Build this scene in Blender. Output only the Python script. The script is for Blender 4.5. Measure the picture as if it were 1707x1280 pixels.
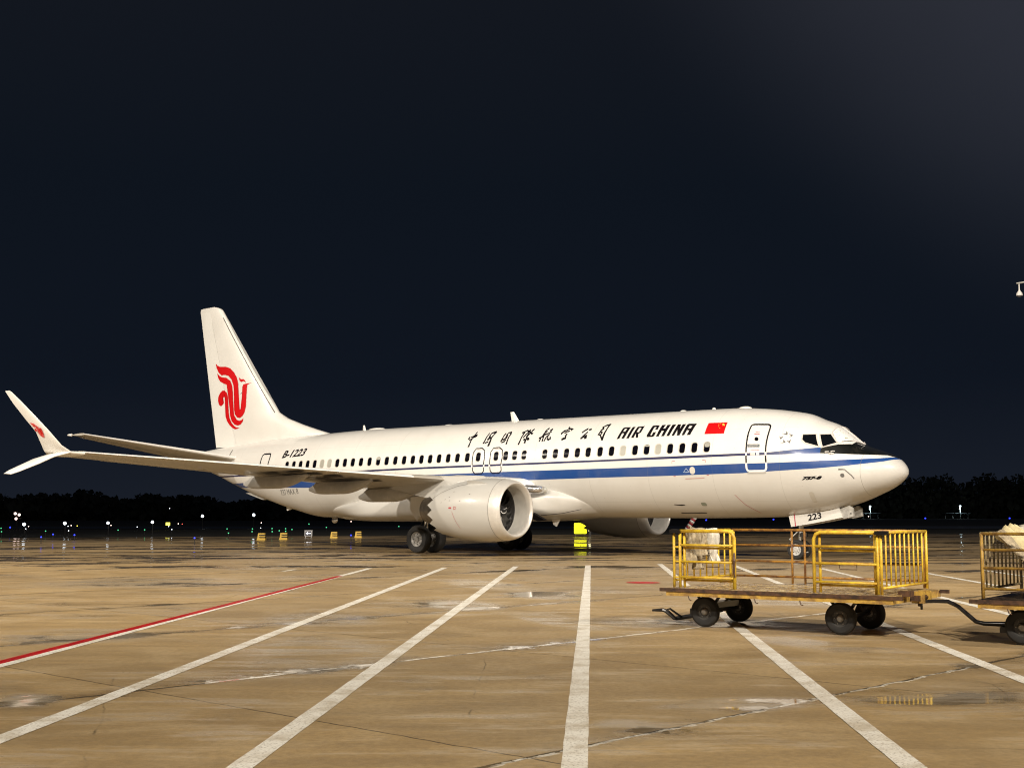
import bpy, bmesh, math, random
from mathutils import Vector, Matrix
import numpy as np
random.seed(7)
for o in list(bpy.data.objects): bpy.data.objects.remove(o)
SC = bpy.context.scene
COL = SC.collection
R = math.radians

# ------------------------------------------------------------------ camera
cam_d = bpy.data.cameras.new('camera'); cam = bpy.data.objects.new('camera', cam_d); COL.objects.link(cam)
cam.location = (0, 0, 1.587)
cam.rotation_euler = (R(90) + math.atan((856.0 - 640.0) / 2136.5), 0, 0)
cam_d.sensor_width = 36; cam_d.lens = 36 * 2136.5 / 1707
cam_d.clip_start = 0.1; cam_d.clip_end = 6000
SC.camera = cam
SC.render.resolution_x = 1024; SC.render.resolution_y = 767
SC.view_settings.view_transform = 'Standard'; SC.view_settings.look = 'None'
SC.cycles.filter_width = 1.1
SC.view_settings.gamma = 1; SC.view_settings.exposure = 0.0

# ------------------------------------------------------------------ night sky
W = bpy.data.worlds.new('World'); SC.world = W; W.use_nodes = True
nt = W.node_tree; N = nt.nodes; L = nt.links; N.clear()
def nn(t, **k):
    n = N.new(t)
    for a, b in k.items(): setattr(n, a, b)
    return n
tc = nn('ShaderNodeTexCoord'); sep = nn('ShaderNodeSeparateXYZ'); L.new(tc.outputs['Generated'], sep.inputs[0])
elev = nn('ShaderNodeValToRGB'); L.new(sep.outputs['Z'], elev.inputs[0])
cr = elev.color_ramp
cr.elements[0].position = 0.0; cr.elements[0].color = (0.0098, 0.0128, 0.0205, 1)
cr.elements[1].position = 0.50; cr.elements[1].color = (0.0085, 0.0100, 0.0145, 1)
e = cr.elements.new(0.10); e.color = (0.0050, 0.0076, 0.0138, 1)
e = cr.elements.new(0.25); e.color = (0.0046, 0.0072, 0.0125, 1)
# glow of city light in thin cloud, upper right of the view
nz = nn('ShaderNodeTexNoise'); nz.inputs['Scale'].default_value = 2.2; nz.inputs['Detail'].default_value = 5
L.new(tc.outputs['Generated'], nz.inputs['Vector'])
dot = nn('ShaderNodeVectorMath', operation='DOT_PRODUCT'); L.new(tc.outputs['Generated'], dot.inputs[0])
gd = Vector((0.48, 0.72, 0.58)).normalized(); dot.inputs[1].default_value = gd
mr = nn('ShaderNodeMapRange'); mr.inputs['From Min'].default_value = 0.865; mr.inputs['From Max'].default_value = 1.0
mr.interpolation_type = 'SMOOTHERSTEP'
L.new(dot.outputs['Value'], mr.inputs['Value'])
mu = nn('ShaderNodeMath', operation='MULTIPLY'); L.new(mr.outputs[0], mu.inputs[0])
mr2 = nn('ShaderNodeMapRange'); mr2.inputs['From Min'].default_value = 0.3; mr2.inputs['From Max'].default_value = 0.7
mr2.inputs['To Min'].default_value = 0.7; mr2.inputs['To Max'].default_value = 1.25
L.new(nz.outputs['Fac'], mr2.inputs['Value']); L.new(mr2.outputs[0], mu.inputs[1])
glow = nn('ShaderNodeMix', data_type='RGBA', blend_type='ADD'); L.new(mu.outputs[0], glow.inputs['Factor'])
L.new(elev.outputs[0], glow.inputs['A']); glow.inputs['B'].default_value = (0.022, 0.0226, 0.029, 1)
bg = nn('ShaderNodeBackground'); L.new(glow.outputs['Result'], bg.inputs['Color']); bg.inputs['Strength'].default_value = 1.0
wo = nn('ShaderNodeOutputWorld'); L.new(bg.outputs[0], wo.inputs[0])

# ------------------------------------------------------------------ apron floodlights (high masts behind and beside the camera)
def flood(name, loc, target, power, color, spot=70, blend=0.6, size=1.2):
    d = bpy.data.lights.new(name, 'SPOT'); d.energy = power; d.color = color
    d.spot_size = R(spot); d.spot_blend = blend; d.shadow_soft_size = size
    o = bpy.data.objects.new(name, d); COL.objects.link(o); o.location = loc
    v = Vector(target) - Vector(loc); o.rotation_euler = v.to_track_quat('-Z', 'Y').to_euler()
    return o
flood('mast_floodlight', (-40, -8, 34), (-4, 52, 0), 170000, (1.0, 0.90, 0.765), 62, 0.9)
flood('mast_floodlight', (38, -2, 34), (6, 44, 0), 115000, (1.0, 0.90, 0.78), 66, 0.9)
flood('mast_floodlight', (-62, 40, 30), (-12, 56, 0), 66000, (1.0, 0.895, 0.755), 66, 0.9)
flood('mast_floodlight', (6, -30, 36), (0, 22, 0), 166000, (1.0, 0.895, 0.755), 52, 0.9)

# ------------------------------------------------------------------ helpers
MATS = {}
def mat(name, base, rough=0.5, metal=0.0, coat=0.0, noise=0.0, nscale=3.0, emit=None, estr=0.0, bump=0.0, spec=None, dirt=None):
    if name in MATS: return MATS[name]
    m = bpy.data.materials.new(name); m.use_nodes = True; MATS[name] = m
    t = m.node_tree; b = t.nodes['Principled BSDF']
    b.inputs['Base Color'].default_value = (*base, 1); b.inputs['Roughness'].default_value = rough
    b.inputs['Metallic'].default_value = metal; b.inputs['Coat Weight'].default_value = coat
    b.inputs['Coat Roughness'].default_value = 0.12
    if spec is not None: b.inputs['Specular IOR Level'].default_value = spec
    if emit: b.inputs['Emission Color'].default_value = (*emit, 1); b.inputs['Emission Strength'].default_value = estr
    if noise or bump:
        tc = t.nodes.new('ShaderNodeTexCoord'); n = t.nodes.new('ShaderNodeTexNoise')
        n.inputs['Scale'].default_value = nscale; n.inputs['Detail'].default_value = 6; n.inputs['Roughness'].default_value = 0.65
        t.links.new(tc.outputs['Object'], n.inputs['Vector'])
        if noise:
            r = t.nodes.new('ShaderNodeValToRGB'); r.color_ramp.elements[0].position = 0.38; r.color_ramp.elements[1].position = 0.62
            d = dirt or tuple(c * (1 - noise) for c in base)
            r.color_ramp.elements[0].color = (*d, 1); r.color_ramp.elements[1].color = (*base, 1)
            t.links.new(n.outputs['Fac'], r.inputs[0]); t.links.new(r.outputs[0], b.inputs['Base Color'])
        if bump:
            bp = t.nodes.new('ShaderNodeBump'); bp.inputs['Strength'].default_value = bump; bp.inputs['Distance'].default_value = 0.02
            t.links.new(n.outputs['Fac'], bp.inputs['Height']); t.links.new(bp.outputs[0], b.inputs['Normal'])
    return m

def link(name, verts, faces, mats, parent=None, smooth=False, midx=None, autosmooth=None):
    me = bpy.data.meshes.new(name); me.from_pydata([tuple(v) for v in verts], [], faces)
    for m in (mats if isinstance(mats, (list, tuple)) else [mats]): me.materials.append(m)
    if midx is not None:
        for p, i in zip(me.polygons, midx): p.material_index = i
    if smooth:
        for p in me.polygons: p.use_smooth = True
    bm = bmesh.new(); bm.from_mesh(me); bmesh.ops.recalc_face_normals(bm, faces=bm.faces)
    if autosmooth:
        for e in bm.edges:
            if len(e.link_faces) == 2 and e.calc_face_angle(0) > R(autosmooth): e.smooth = False
    bm.to_mesh(me); bm.free(); me.update()
    o = bpy.data.objects.new(name, me); COL.objects.link(o)
    if parent is not None: o.parent = parent
    return o

class MB:
    """collects shapes of one part"""
    def __init__(s): s.v = []; s.f = []; s.m = []
    def add(s, vs, fs, mi=0):
        k = len(s.v); s.v += [tuple(v) for v in vs]; s.f += [tuple(i + k for i in f) for f in fs]; s.m += [mi] * len(fs)
    def box(s, x0, x1, y0, y1, z0, z1, mi=0, M=None):
        vs = [Vector((x, y, z)) for x in (x0, x1) for y in (y0, y1) for z in (z0, z1)]
        if M: vs = [M @ v for v in vs]
        s.add(vs, [(0, 1, 3, 2), (4, 6, 7, 5), (0, 4, 5, 1), (2, 3, 7, 6), (0, 2, 6, 4), (1, 5, 7, 3)], mi)
    def tube(s, pts, r, seg=8, mi=0, caps=True):
        pts = [Vector(p) for p in pts]; n = len(pts); rr = r if isinstance(r, (list, tuple)) else [r] * n
        vs = []; up = None
        for i, p in enumerate(pts):
            t = (pts[min(i + 1, n - 1)] - pts[max(i - 1, 0)]).normalized()
            if up is None:
                up = Vector((0, 0, 1)) if abs(t.z) < 0.9 else Vector((1, 0, 0))
            a = t.cross(up).normalized(); b = a.cross(t).normalized(); up = b
            for k in range(seg):
                q = 2 * math.pi * k / seg; vs.append(p + (a * math.cos(q) + b * math.sin(q)) * rr[i])
        fs = []
        for i in range(n - 1):
            for k in range(seg):
                fs.append((i * seg + k, i * seg + (k + 1) % seg, (i + 1) * seg + (k + 1) % seg, (i + 1) * seg + k))
        if caps: fs += [tuple(range(seg))[::-1], tuple(range((n - 1) * seg, n * seg))]
        s.add(vs, fs, mi)
    def lathe(s, prof, axis='x', c=(0, 0, 0), seg=32, mi=0, close=False):
        """prof: (a along axis, radius[, mat])"""
        vs = []; n = len(prof)
        for pt in prof:
            a, r = pt[0], pt[1]
            for k in range(seg):
                q = 2 * math.pi * k / seg
                if axis == 'x': vs.append((c[0] + a, c[1] + r * math.cos(q), c[2] + r * math.sin(q)))
                elif axis == 'y': vs.append((c[0] + r * math.cos(q), c[1] + a, c[2] + r * math.sin(q)))
                else: vs.append((c[0] + r * math.cos(q), c[1] + r * math.sin(q), c[2] + a))
        rows = n if close else n - 1
        for i in range(rows):
            j = (i + 1) % n
            fs = [(i * seg + k, i * seg + (k + 1) % seg, j * seg + (k + 1) % seg, j * seg + k) for k in range(seg)]
            m = prof[i][2] if len(prof[i]) > 2 else mi
            if i == 0: s.add(vs, fs, m); base = len(s.v) - len(vs)
            else:
                s.f += [tuple(q + base for q in f) for f in fs]; s.m += [m] * len(fs)
    def sphere(s, c, r, seg=12, mi=0, sc=(1, 1, 1)):
        rings = seg // 2; vs = [(c[0], c[1], c[2] + r * sc[2])]
        for i in range(1, rings):
            a = math.pi * i / rings
            for k in range(seg):
                q = 2 * math.pi * k / seg
                vs.append((c[0] + r * sc[0] * math.sin(a) * math.cos(q), c[1] + r * sc[1] * math.sin(a) * math.sin(q), c[2] + r * sc[2] * math.cos(a)))
        vs.append((c[0], c[1], c[2] - r * sc[2])); fs = [(0, 1 + k, 1 + (k + 1) % seg) for k in range(seg)]
        for i in range(rings - 2):
            for k in range(seg):
                fs.append((1 + i * seg + k, 1 + (i + 1) * seg + k, 1 + (i + 1) * seg + (k + 1) % seg, 1 + i * seg + (k + 1) % seg))
        e = 1 + (rings - 2) * seg; fs += [(e + k, len(vs) - 1, e + (k + 1) % seg) for k in range(seg)]
        s.add(vs, fs, mi)
    def prism(s, poly, y0, y1, mi=0, plane='xz'):
        """extruded polygon"""
        n = len(poly)
        if plane == 'xz': vs = [(a, y0, b) for a, b in poly] + [(a, y1, b) for a, b in poly]
        elif plane == 'yz': vs = [(y0, a, b) for a, b in poly] + [(y1, a, b) for a, b in poly]
        else: vs = [(a, b, y0) for a, b in poly] + [(a, b, y1) for a, b in poly]
        s.add(vs, [tuple(range(n)), tuple(range(2 * n - 1, n - 1, -1))] + [(i, (i + 1) % n, n + (i + 1) % n, n + i) for i in range(n)], mi)
    def build(s, name, mats, parent=None, smooth=False, autosmooth=None):
        return link(name, s.v, s.f, mats, parent, smooth, s.m, autosmooth)

def tag(o, label=None, cat=None, group=None, kind=None):
    if label: o['label'] = label
    if cat: o['category'] = cat
    if group: o['group'] = group
    if kind: o['kind'] = kind
    return o
def empty(name, loc=(0, 0, 0), rz=0.0):
    o = bpy.data.objects.new(name, None); COL.objects.link(o); o.location = loc; o.rotation_euler = (0, 0, rz); o.empty_display_size = 0.3
    return o
def copy_tree(o, parent=None):
    c = o.copy(); COL.objects.link(c); c.parent = parent
    for ch in o.children: copy_tree(ch, c)
    return c
def struct(o): o['kind'] = 'structure'; return o
def gpt(u, v, z=0.0):
    """point of the place on height z, from the survey of the photograph (1707 px wide frame)"""
    f = 2136.5; pc = math.atan((856.0 - 640) / f); c, s = math.cos(pc), math.sin(pc)
    up = -(v - 640) / f; d = Vector(((u - 853.5) / f, c - up * s, s + up * c)); t = (z - 1.587) / d.z
    return Vector((d.x * t, d.y * t, z))
def dpt(u, v, D):
    f = 2136.5; pc = math.atan((856.0 - 640) / f); c, s = math.cos(pc), math.sin(pc)
    up = -(v - 640) / f; d = Vector(((u - 853.5) / f, c - up * s, s + up * c)); t = D / d.y
    return Vector((d.x * t, D, 1.587 + d.z * t))

# ------------------------------------------------------------------ ground
def ground_mat():
    m = bpy.data.materials.new('wet_apron_concrete'); m.use_nodes = True; t = m.node_tree; b = t.nodes['Principled BSDF']
    K = t.nodes; Q = t.links
    def n(ty, **k):
        x = K.new(ty)
        for a, v in k.items(): setattr(x, a, v)
        return x
    def math_(op, a, bb=None, c=None):
        x = n('ShaderNodeMath', operation=op)
        for i, q in enumerate((a, bb, c)):
            if q is None: continue
            if isinstance(q, (int, float)): x.inputs[i].default_value = q
            else: Q.new(q, x.inputs[i])
        return x.outputs[0]
    def noise(scale, detail=5, rough=0.6, vec=None, dist=0.0):
        x = n('ShaderNodeTexNoise'); x.inputs['Scale'].default_value = scale; x.inputs['Detail'].default_value = detail
        x.inputs['Roughness'].default_value = rough; x.inputs['Distortion'].default_value = dist
        Q.new(vec if vec is not None else tc.outputs['Object'], x.inputs['Vector']); return x.outputs['Fac']
    def rng(v, a, bb, c=0.0, d=1.0, sm=True):
        x = n('ShaderNodeMapRange'); x.inputs['From Min'].default_value = a; x.inputs['From Max'].default_value = bb
        x.inputs['To Min'].default_value = c; x.inputs['To Max'].default_value = d
        if sm: x.interpolation_type = 'SMOOTHSTEP'
        Q.new(v, x.inputs['Value']); return x.outputs[0]
    def mix(f, a, bb, bt='MIX'):
        x = n('ShaderNodeMix', data_type='RGBA', blend_type=bt)
        if isinstance(f, (int, float)): x.inputs['Factor'].default_value = f
        else: Q.new(f, x.inputs['Factor'])
        for s, q in (('A', a), ('B', bb)):
            if isinstance(q, tuple): x.inputs[s].default_value = (*q, 1)
            else: Q.new(q, x.inputs[s])
        return x.outputs['Result']
    tc = n('ShaderNodeTexCoord')
    # slab grid, turned 47 degrees to the view
    mp = n('ShaderNodeMapping'); mp.inputs['Rotation'].default_value = (0, 0, R(-47)); Q.new(tc.outputs['Object'], mp.inputs['Vector'])
    sp = n('ShaderNodeSeparateXYZ'); Q.new(mp.outputs[0], sp.inputs[0])
    wob = rng(noise(3.0, 3), 0.3, 0.7, -0.012, 0.012, False)
    def grid(c, off, pitch):
        x = math_('ADD', math_('SUBTRACT', c, off), wob)
        fr = math_('FLOORED_MODULO', math_('ADD', x, pitch / 2), pitch)
        return math_('ABSOLUTE', math_('SUBTRACT', fr, pitch / 2)), math_('FLOOR', math_('DIVIDE', math_('ADD', x, 0.0), pitch))
    dA, iA = grid(sp.outputs['Y'], 5.78, 4.72)     # joints that hold water
    dB, iB = grid(sp.outputs['X'], 6.35, 4.72)     # dry, thin joints
    # per slab tone
    cmb = n('ShaderNodeCombineXYZ'); Q.new(iA, cmb.inputs[0]); Q.new(iB, cmb.inputs[1])
    wn = n('ShaderNodeTexWhiteNoise'); Q.new(cmb.outputs[0], wn.inputs['Vector'])
    big = noise(0.16, 4, 0.55); med = noise(0.9, 6, 0.6, dist=0.4); fine = noise(14, 7, 0.7); grain = noise(90, 4, 0.7)
    smp = n('ShaderNodeMapping'); smp.inputs['Scale'].default_value = (0.35, 1.6, 1); smp.inputs['Rotation'].default_value = (0, 0, R(8)); Q.new(tc.outputs['Object'], smp.inputs['Vector'])
    streak = noise(1.1, 7, 0.65, smp.outputs[0])
    # far field: the drains and old tyre tracks run across the stand
    smp2 = n('ShaderNodeMapping'); smp2.inputs['Scale'].default_value = (0.05, 0.5, 1); smp2.inputs['Rotation'].default_value = (0, 0, R(-6)); Q.new(tc.outputs['Object'], smp2.inputs['Vector'])
    track = noise(1.0, 5, 0.6, smp2.outputs[0])
    col = mix(rng(big, 0.35, 0.65), (0.385, 0.250, 0.092), (0.555, 0.375, 0.155))
    col = mix(rng(streak, 0.35, 0.62), mix(0.5, col, (0.22, 0.138, 0.052)), col)
    col = mix(math_('MULTIPLY', rng(med, 0.42, 0.70), 0.55), col, (0.66, 0.49, 0.26))
    col = mix(math_('MULTIPLY', wn.outputs['Value'], 0.42), col, (0.20, 0.15, 0.09))
    col = mix(rng(fine, 0.3, 0.75, 0.0, 0.50), col, (0.17, 0.125, 0.075))
    col = mix(rng(grain, 0.35, 0.7, 0.0, 0.42), col, (0.42, 0.34, 0.24))
    # hair cracks
    vo = n('ShaderNodeTexVoronoi', feature='DISTANCE_TO_EDGE'); vo.inputs['Scale'].default_value = 0.22
    vm = n('ShaderNodeMix', data_type='VECTOR'); vm.inputs['Factor'].default_value = 0.12
    nv = n('ShaderNodeTexNoise'); nv.inputs['Scale'].default_value = 1.3; nv.inputs['Detail'].default_value = 6; Q.new(tc.outputs['Object'], nv.inputs['Vector'])
    Q.new(tc.outputs['Object'], vm.inputs['A']); Q.new(nv.outputs['Color'], vm.inputs['B']); Q.new(vm.outputs['Result'], vo.inputs['Vector'])
    crack = math_('MULTIPLY', rng(vo.outputs['Distance'], 0.0, 0.0022, 1.0, 0.0), rng(med, 0.45, 0.6))
    jB = rng(dB, 0.005, 0.011, 1.0, 0.0); jA = rng(dA, 0.016, 0.030, 1.0, 0.0)
    joint = math_('MAXIMUM', jB, jA)
    # standing water: hugs the joints and the low spots
    low = noise(0.30, 5, 0.6, dist=0.3); low2 = noise(1.7, 6, 0.65)
    lvl = math_('ADD', math_('ADD', math_('MULTIPLY', low, 0.62), math_('MULTIPLY', low2, 0.30)), math_('MULTIPLY', rng(dA, 0.0, 0.50, 1.0, 0.0), 0.085))
    sw = n('ShaderNodeSeparateXYZ'); Q.new(tc.outputs['Object'], sw.inputs[0])
    farm = rng(sw.outputs['Y'], 30.0, 44.0)      # the drains and tyre tracks lie on the stand centreline beyond the parking lines
    smp3 = n('ShaderNodeMapping'); smp3.inputs['Scale'].default_value = (0.035, 0.42, 1); smp3.inputs['Rotation'].default_value = (0, 0, R(-9)); Q.new(tc.outputs['Object'], smp3.inputs['Vector'])
    trk3 = noise(1.0, 6, 0.62, smp3.outputs[0])
    lvl = math_('ADD', lvl, math_('ADD', math_('MULTIPLY', rng(track, 0.50, 0.64), 0.03), math_('MULTIPLY', math_('MULTIPLY', farm, rng(trk3, 0.48, 0.58)), 0.155)))
    # shallow pools and damp patches left by the rain: (x, y, half width, half depth, water)
    pools = None; wets = None   # placed where the concrete has settled
    for cx, cy, rx, ry, wt in ((-0.90, 22.69, 0.75, 1.44, .5), (-2.88, 19.54, 0.90, 1.44, .6), (3.52, 16.22, 0.46, 1.04, .6), (4.12, 15.15, 0.58, 0.75, .6), (0.66, 19.43, 0.45, 1.86, .3), (1.89, 19.06, 0.86, 0.90, .5),
                               (1.93, 10.95, 0.76, 0.42, 1.0), (3.71, 11.29, 0.85, 0.42, .80), (-2.26, 15.17, 0.99, 1.85, .3), (0.88, 9.85, 0.30, 0.35, .45), (-4.15, 11.19, 0.28, 0.50, .55), (-0.58, 29.15, 0.77, 2.60, .5), (-5.70, 17.04, 1.12, 1.2, .8), (0.60, 25.33, 0.74, 1.4, .8), (5.2, 24.0, 1.6, 2.0, .6), (-8.5, 30.0, 2.6, 2.4, .6)):
        mpe = n('ShaderNodeMapping', vector_type='TEXTURE'); mpe.inputs['Location'].default_value = (cx, cy, 0); mpe.inputs['Scale'].default_value = (rx, ry, 1)
        mpe.inputs['Rotation'].default_value = (0, 0, R(18)); Q.new(tc.outputs['Object'], mpe.inputs['Vector'])
        ln = n('ShaderNodeVectorMath', operation='LENGTH'); Q.new(mpe.outputs[0], ln.inputs[0])
        e_ = rng(ln.outputs['Value'], 1.25, 0.55); ew = math_('MULTIPLY', e_, wt)
        pools = e_ if pools is None else math_('MAXIMUM', pools, e_); wets = ew if wets is None else math_('MAXIMUM', wets, ew)
    lvl = math_('ADD', lvl, math_('MULTIPLY', wets, 0.125))
    pud = rng(lvl, 0.585, 0.605)
    damp = rng(lvl, 0.49, 0.60)
    jw = math_('MULTIPLY', rng(dA, 0.026, 0.042, 1.0, 0.0), math_('MULTIPLY', rng(low2, 0.38, 0.43), rng(noise(0.22, 2, 0.5), 0.44, 0.50)))
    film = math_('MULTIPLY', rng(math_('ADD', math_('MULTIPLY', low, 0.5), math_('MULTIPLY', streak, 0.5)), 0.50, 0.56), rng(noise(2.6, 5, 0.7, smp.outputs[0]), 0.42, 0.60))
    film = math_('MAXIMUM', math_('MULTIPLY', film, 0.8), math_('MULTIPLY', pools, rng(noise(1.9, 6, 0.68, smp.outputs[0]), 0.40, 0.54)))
    water = math_('MAXIMUM', pud, jw)
    col = mix(math_('MULTIPLY', damp, 0.34), col, mix(1.0, col, (0.42, 0.40, 0.37), 'MULTIPLY'))
    col = mix(math_('MULTIPLY', water, 0.38), col, (0.06, 0.048, 0.03))
    col = mix(math_('MULTIPLY', math_('MAXIMUM', math_('MULTIPLY', joint, math_('SUBTRACT', 1.0, math_('MULTIPLY', jw, 0.6))), math_('MULTIPLY', crack, 0.7)), 0.85), col, (0.02, 0.016, 0.012))
    # bright wet gleam along two of the joints, painted in as a pale strip
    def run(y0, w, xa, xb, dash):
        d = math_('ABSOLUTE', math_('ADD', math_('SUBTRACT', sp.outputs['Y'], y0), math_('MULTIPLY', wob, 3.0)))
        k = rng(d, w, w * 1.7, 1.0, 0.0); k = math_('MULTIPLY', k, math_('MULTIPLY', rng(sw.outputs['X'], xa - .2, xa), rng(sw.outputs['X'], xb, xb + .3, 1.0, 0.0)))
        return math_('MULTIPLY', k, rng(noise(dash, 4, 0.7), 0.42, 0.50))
    gleam = math_('MAXIMUM', run(10.52, 0.026, -2.8, 5.2, 2.6), run(5.76, 0.016, 0.0, 4.6, 7.0))
    col = mix(math_('MULTIPLY', gleam, 0.85), col, (0.80, 0.76, 0.66))
    col = mix(math_('MULTIPLY', film, 0.42), col, (0.62, 0.54, 0.42))  # sheen of the wet patches, put into the colour as a paler tone
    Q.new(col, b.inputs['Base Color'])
    rdry = rng(math_('ADD', math_('MULTIPLY', streak, 0.6), math_('MULTIPLY', fine, 0.4)), 0.35, 0.65, 0.36, 0.58)
    rr = n('ShaderNodeMix', data_type='FLOAT'); Q.new(damp, rr.inputs['Factor']); Q.new(rdry, rr.inputs['A']); rr.inputs['B'].default_value = 0.24
    r1 = n('ShaderNodeMix', data_type='FLOAT'); Q.new(math_('MULTIPLY', film, 0.95), r1.inputs['Factor']); Q.new(rr.outputs['Result'], r1.inputs['A']); r1.inputs['B'].default_value = 0.17
    r2 = n('ShaderNodeMix', data_type='FLOAT'); Q.new(water, r2.inputs['Factor']); Q.new(r1.outputs['Result'], r2.inputs['A']); r2.inputs['B'].default_value = 0.05
    Q.new(r2.outputs['Result'], b.inputs['Roughness'])
    b.inputs['IOR'].default_value = 1.36
    bp = n('ShaderNodeBump'); bp.inputs['Distance'].default_value = 0.012
    dry = math_('SUBTRACT', 1.0, water)
    Q.new(math_('MULTIPLY', math_('MULTIPLY', dry, math_('SUBTRACT', 1.0, math_('MULTIPLY', film, 0.7))), 0.6), bp.inputs['Strength'])
    hh = math_('ADD', math_('MULTIPLY', fine, 0.5), math_('ADD', math_('MULTIPLY', grain, 0.7), math_('MULTIPLY', joint, -2.0)))
    Q.new(hh, bp.inputs['Height'])
    bp2 = n('ShaderNodeBump'); bp2.inputs['Distance'].default_value = 0.004; bp2.inputs['Strength'].default_value = 0.12
    rip = noise(5.0, 2, 0.5); Q.new(rip, bp2.inputs['Height']); Q.new(bp.outputs[0], bp2.inputs['Normal'])
    Q.new(bp2.outputs[0], b.inputs['Normal'])
    return m
def sheet(name, poly, z, m):
    return link(name, [(x, y, z) for x, y in poly], [tuple(range(len(poly)))], m)
grass_m = mat('night_grass', (0.030, 0.028, 0.016), 0.9, noise=0.5, nscale=0.4)
struct(sheet('grass_field', [(-3000, -300), (3000, -300), (3000, 4000), (-3000, 4000)], -0.06, grass_m))
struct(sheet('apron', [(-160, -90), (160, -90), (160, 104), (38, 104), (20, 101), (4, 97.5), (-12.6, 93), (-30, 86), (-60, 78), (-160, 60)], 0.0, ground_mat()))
tax_m = mat('taxiway_asphalt', (0.035, 0.033, 0.03), 0.45, noise=0.5, nscale=0.15)
struct(sheet('taxiway', [(-400, 128), (400, 150), (400, 178), (-400, 156)], -0.03, tax_m))

def paint_mat(name, colr, dirt, thr=0.46):
    m = bpy.data.materials.new(name); m.use_nodes = True; t = m.node_tree; b = t.nodes['Principled BSDF']
    tc = t.nodes.new('ShaderNodeTexCoord')
    def nz(s, d=7, r=0.7):
        n = t.nodes.new('ShaderNodeTexNoise'); n.inputs['Scale'].default_value = s; n.inputs['Detail'].default_value = d; n.inputs['Roughness'].default_value = r
        t.links.new(tc.outputs['Object'], n.inputs['Vector']); return n
    a = nz(2.5); r = t.nodes.new('ShaderNodeValToRGB')
    r.color_ramp.elements[0].position = 0.36; r.color_ramp.elements[0].color = (*dirt, 1)
    r.color_ramp.elements[1].position = 0.55; r.color_ramp.elements[1].color = (*colr, 1)
    t.links.new(a.outputs['Fac'], r.inputs[0])
    c = nz(45, 5, 0.75); r2 = t.nodes.new('ShaderNodeValToRGB'); r2.color_ramp.elements[0].position = thr - 0.09; r2.color_ramp.elements[1].position = thr
    r2.color_ramp.elements[0].color = (0, 0, 0, 1); r2.color_ramp.elements[1].color = (1, 1, 1, 1); t.links.new(c.outputs['Fac'], r2.inputs[0])
    mx = t.nodes.new('ShaderNodeMix'); mx.data_type = 'RGBA'; t.links.new(r2.outputs[0], mx.inputs['Factor'])
    mx.inputs['A'].default_value = (0.24, 0.18, 0.11, 1); t.links.new(r.outputs[0], mx.inputs['B'])
    t.links.new(mx.outputs['Result'], b.inputs['Base Color']); b.inputs['Roughness'].default_value = 0.42
    return m
white_line = paint_mat('worn_white_line_paint', (0.90, 0.87, 0.78), (0.62, 0.55, 0.43))
red_line = paint_mat('worn_red_line_paint', (0.48, 0.006, 0.008), (0.30, 0.006, 0.008), 0.34)
def stripe(name, a, b, w, m, z=0.004, off=0.0):
    a = Vector(a[:2]); b = Vector(b[:2]); d = (b - a).normalized(); nrm = Vector((-d.y, d.x)); L_ = (b - a).length; k = max(2, int(L_ / 0.35))
    vs = []; fs = []
    for i in range(k + 1):
        p = a.lerp(b, i / k) + nrm * off
        j1, j2 = random.uniform(-.003, .003), random.uniform(-.003, .003)
        q = p + nrm * (w / 2 + j1); s = p - nrm * (w / 2 + j2); vs += [(q.x, q.y, z), (s.x, s.y, z)]
        if i: fs.append((2 * i - 2, 2 * i - 1, 2 * i + 1, 2 * i))
    return struct(link(name, vs, fs, m))
def ext(a, b, t): a = Vector(a); b = Vector(b); return tuple(a + (b - a) * t)
for a, b, t in [((-4.15, 37.80), (-5.38, 13.70), 1.35), ((-1.98, 38.22), (-3.62, 9.27), 1.1), ((0.12, 39.08), (-1.71, 8.24), 1.06),
                ((2.35, 39.99), (0.39, 8.24), 1.06), ((4.68, 40.94), (2.52, 8.24), 1.06), ((6.85, 39.99), (4.91, 12.57), 1.3),
                ((9.02, 37.80), (7.60, 16.0), 1.3), ((11.14, 35.11), (9.9, 14.5), 1.3), ((13.3, 36.5), (11.9, 16.5), 1.2), ((-6.2, 36.99), (-6.34, 35.84), 1.0)]:
    stripe('painted_line', a, ext(a, b, t), 0.17 if a[0] > -6 else 0.12, white_line)
stripe('painted_line', (-4.40, 33.10), (-5.66, 11.0), 0.15, red_line, 0.0045, 0.0)
ov = [(3.03 + 0.40 * math.cos(k * math.pi / 12), 29.97 + 0.40 * math.sin(k * math.pi / 12)) for k in range(24)]
struct(sheet('painted_disc', ov, 0.004, red_line))

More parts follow.
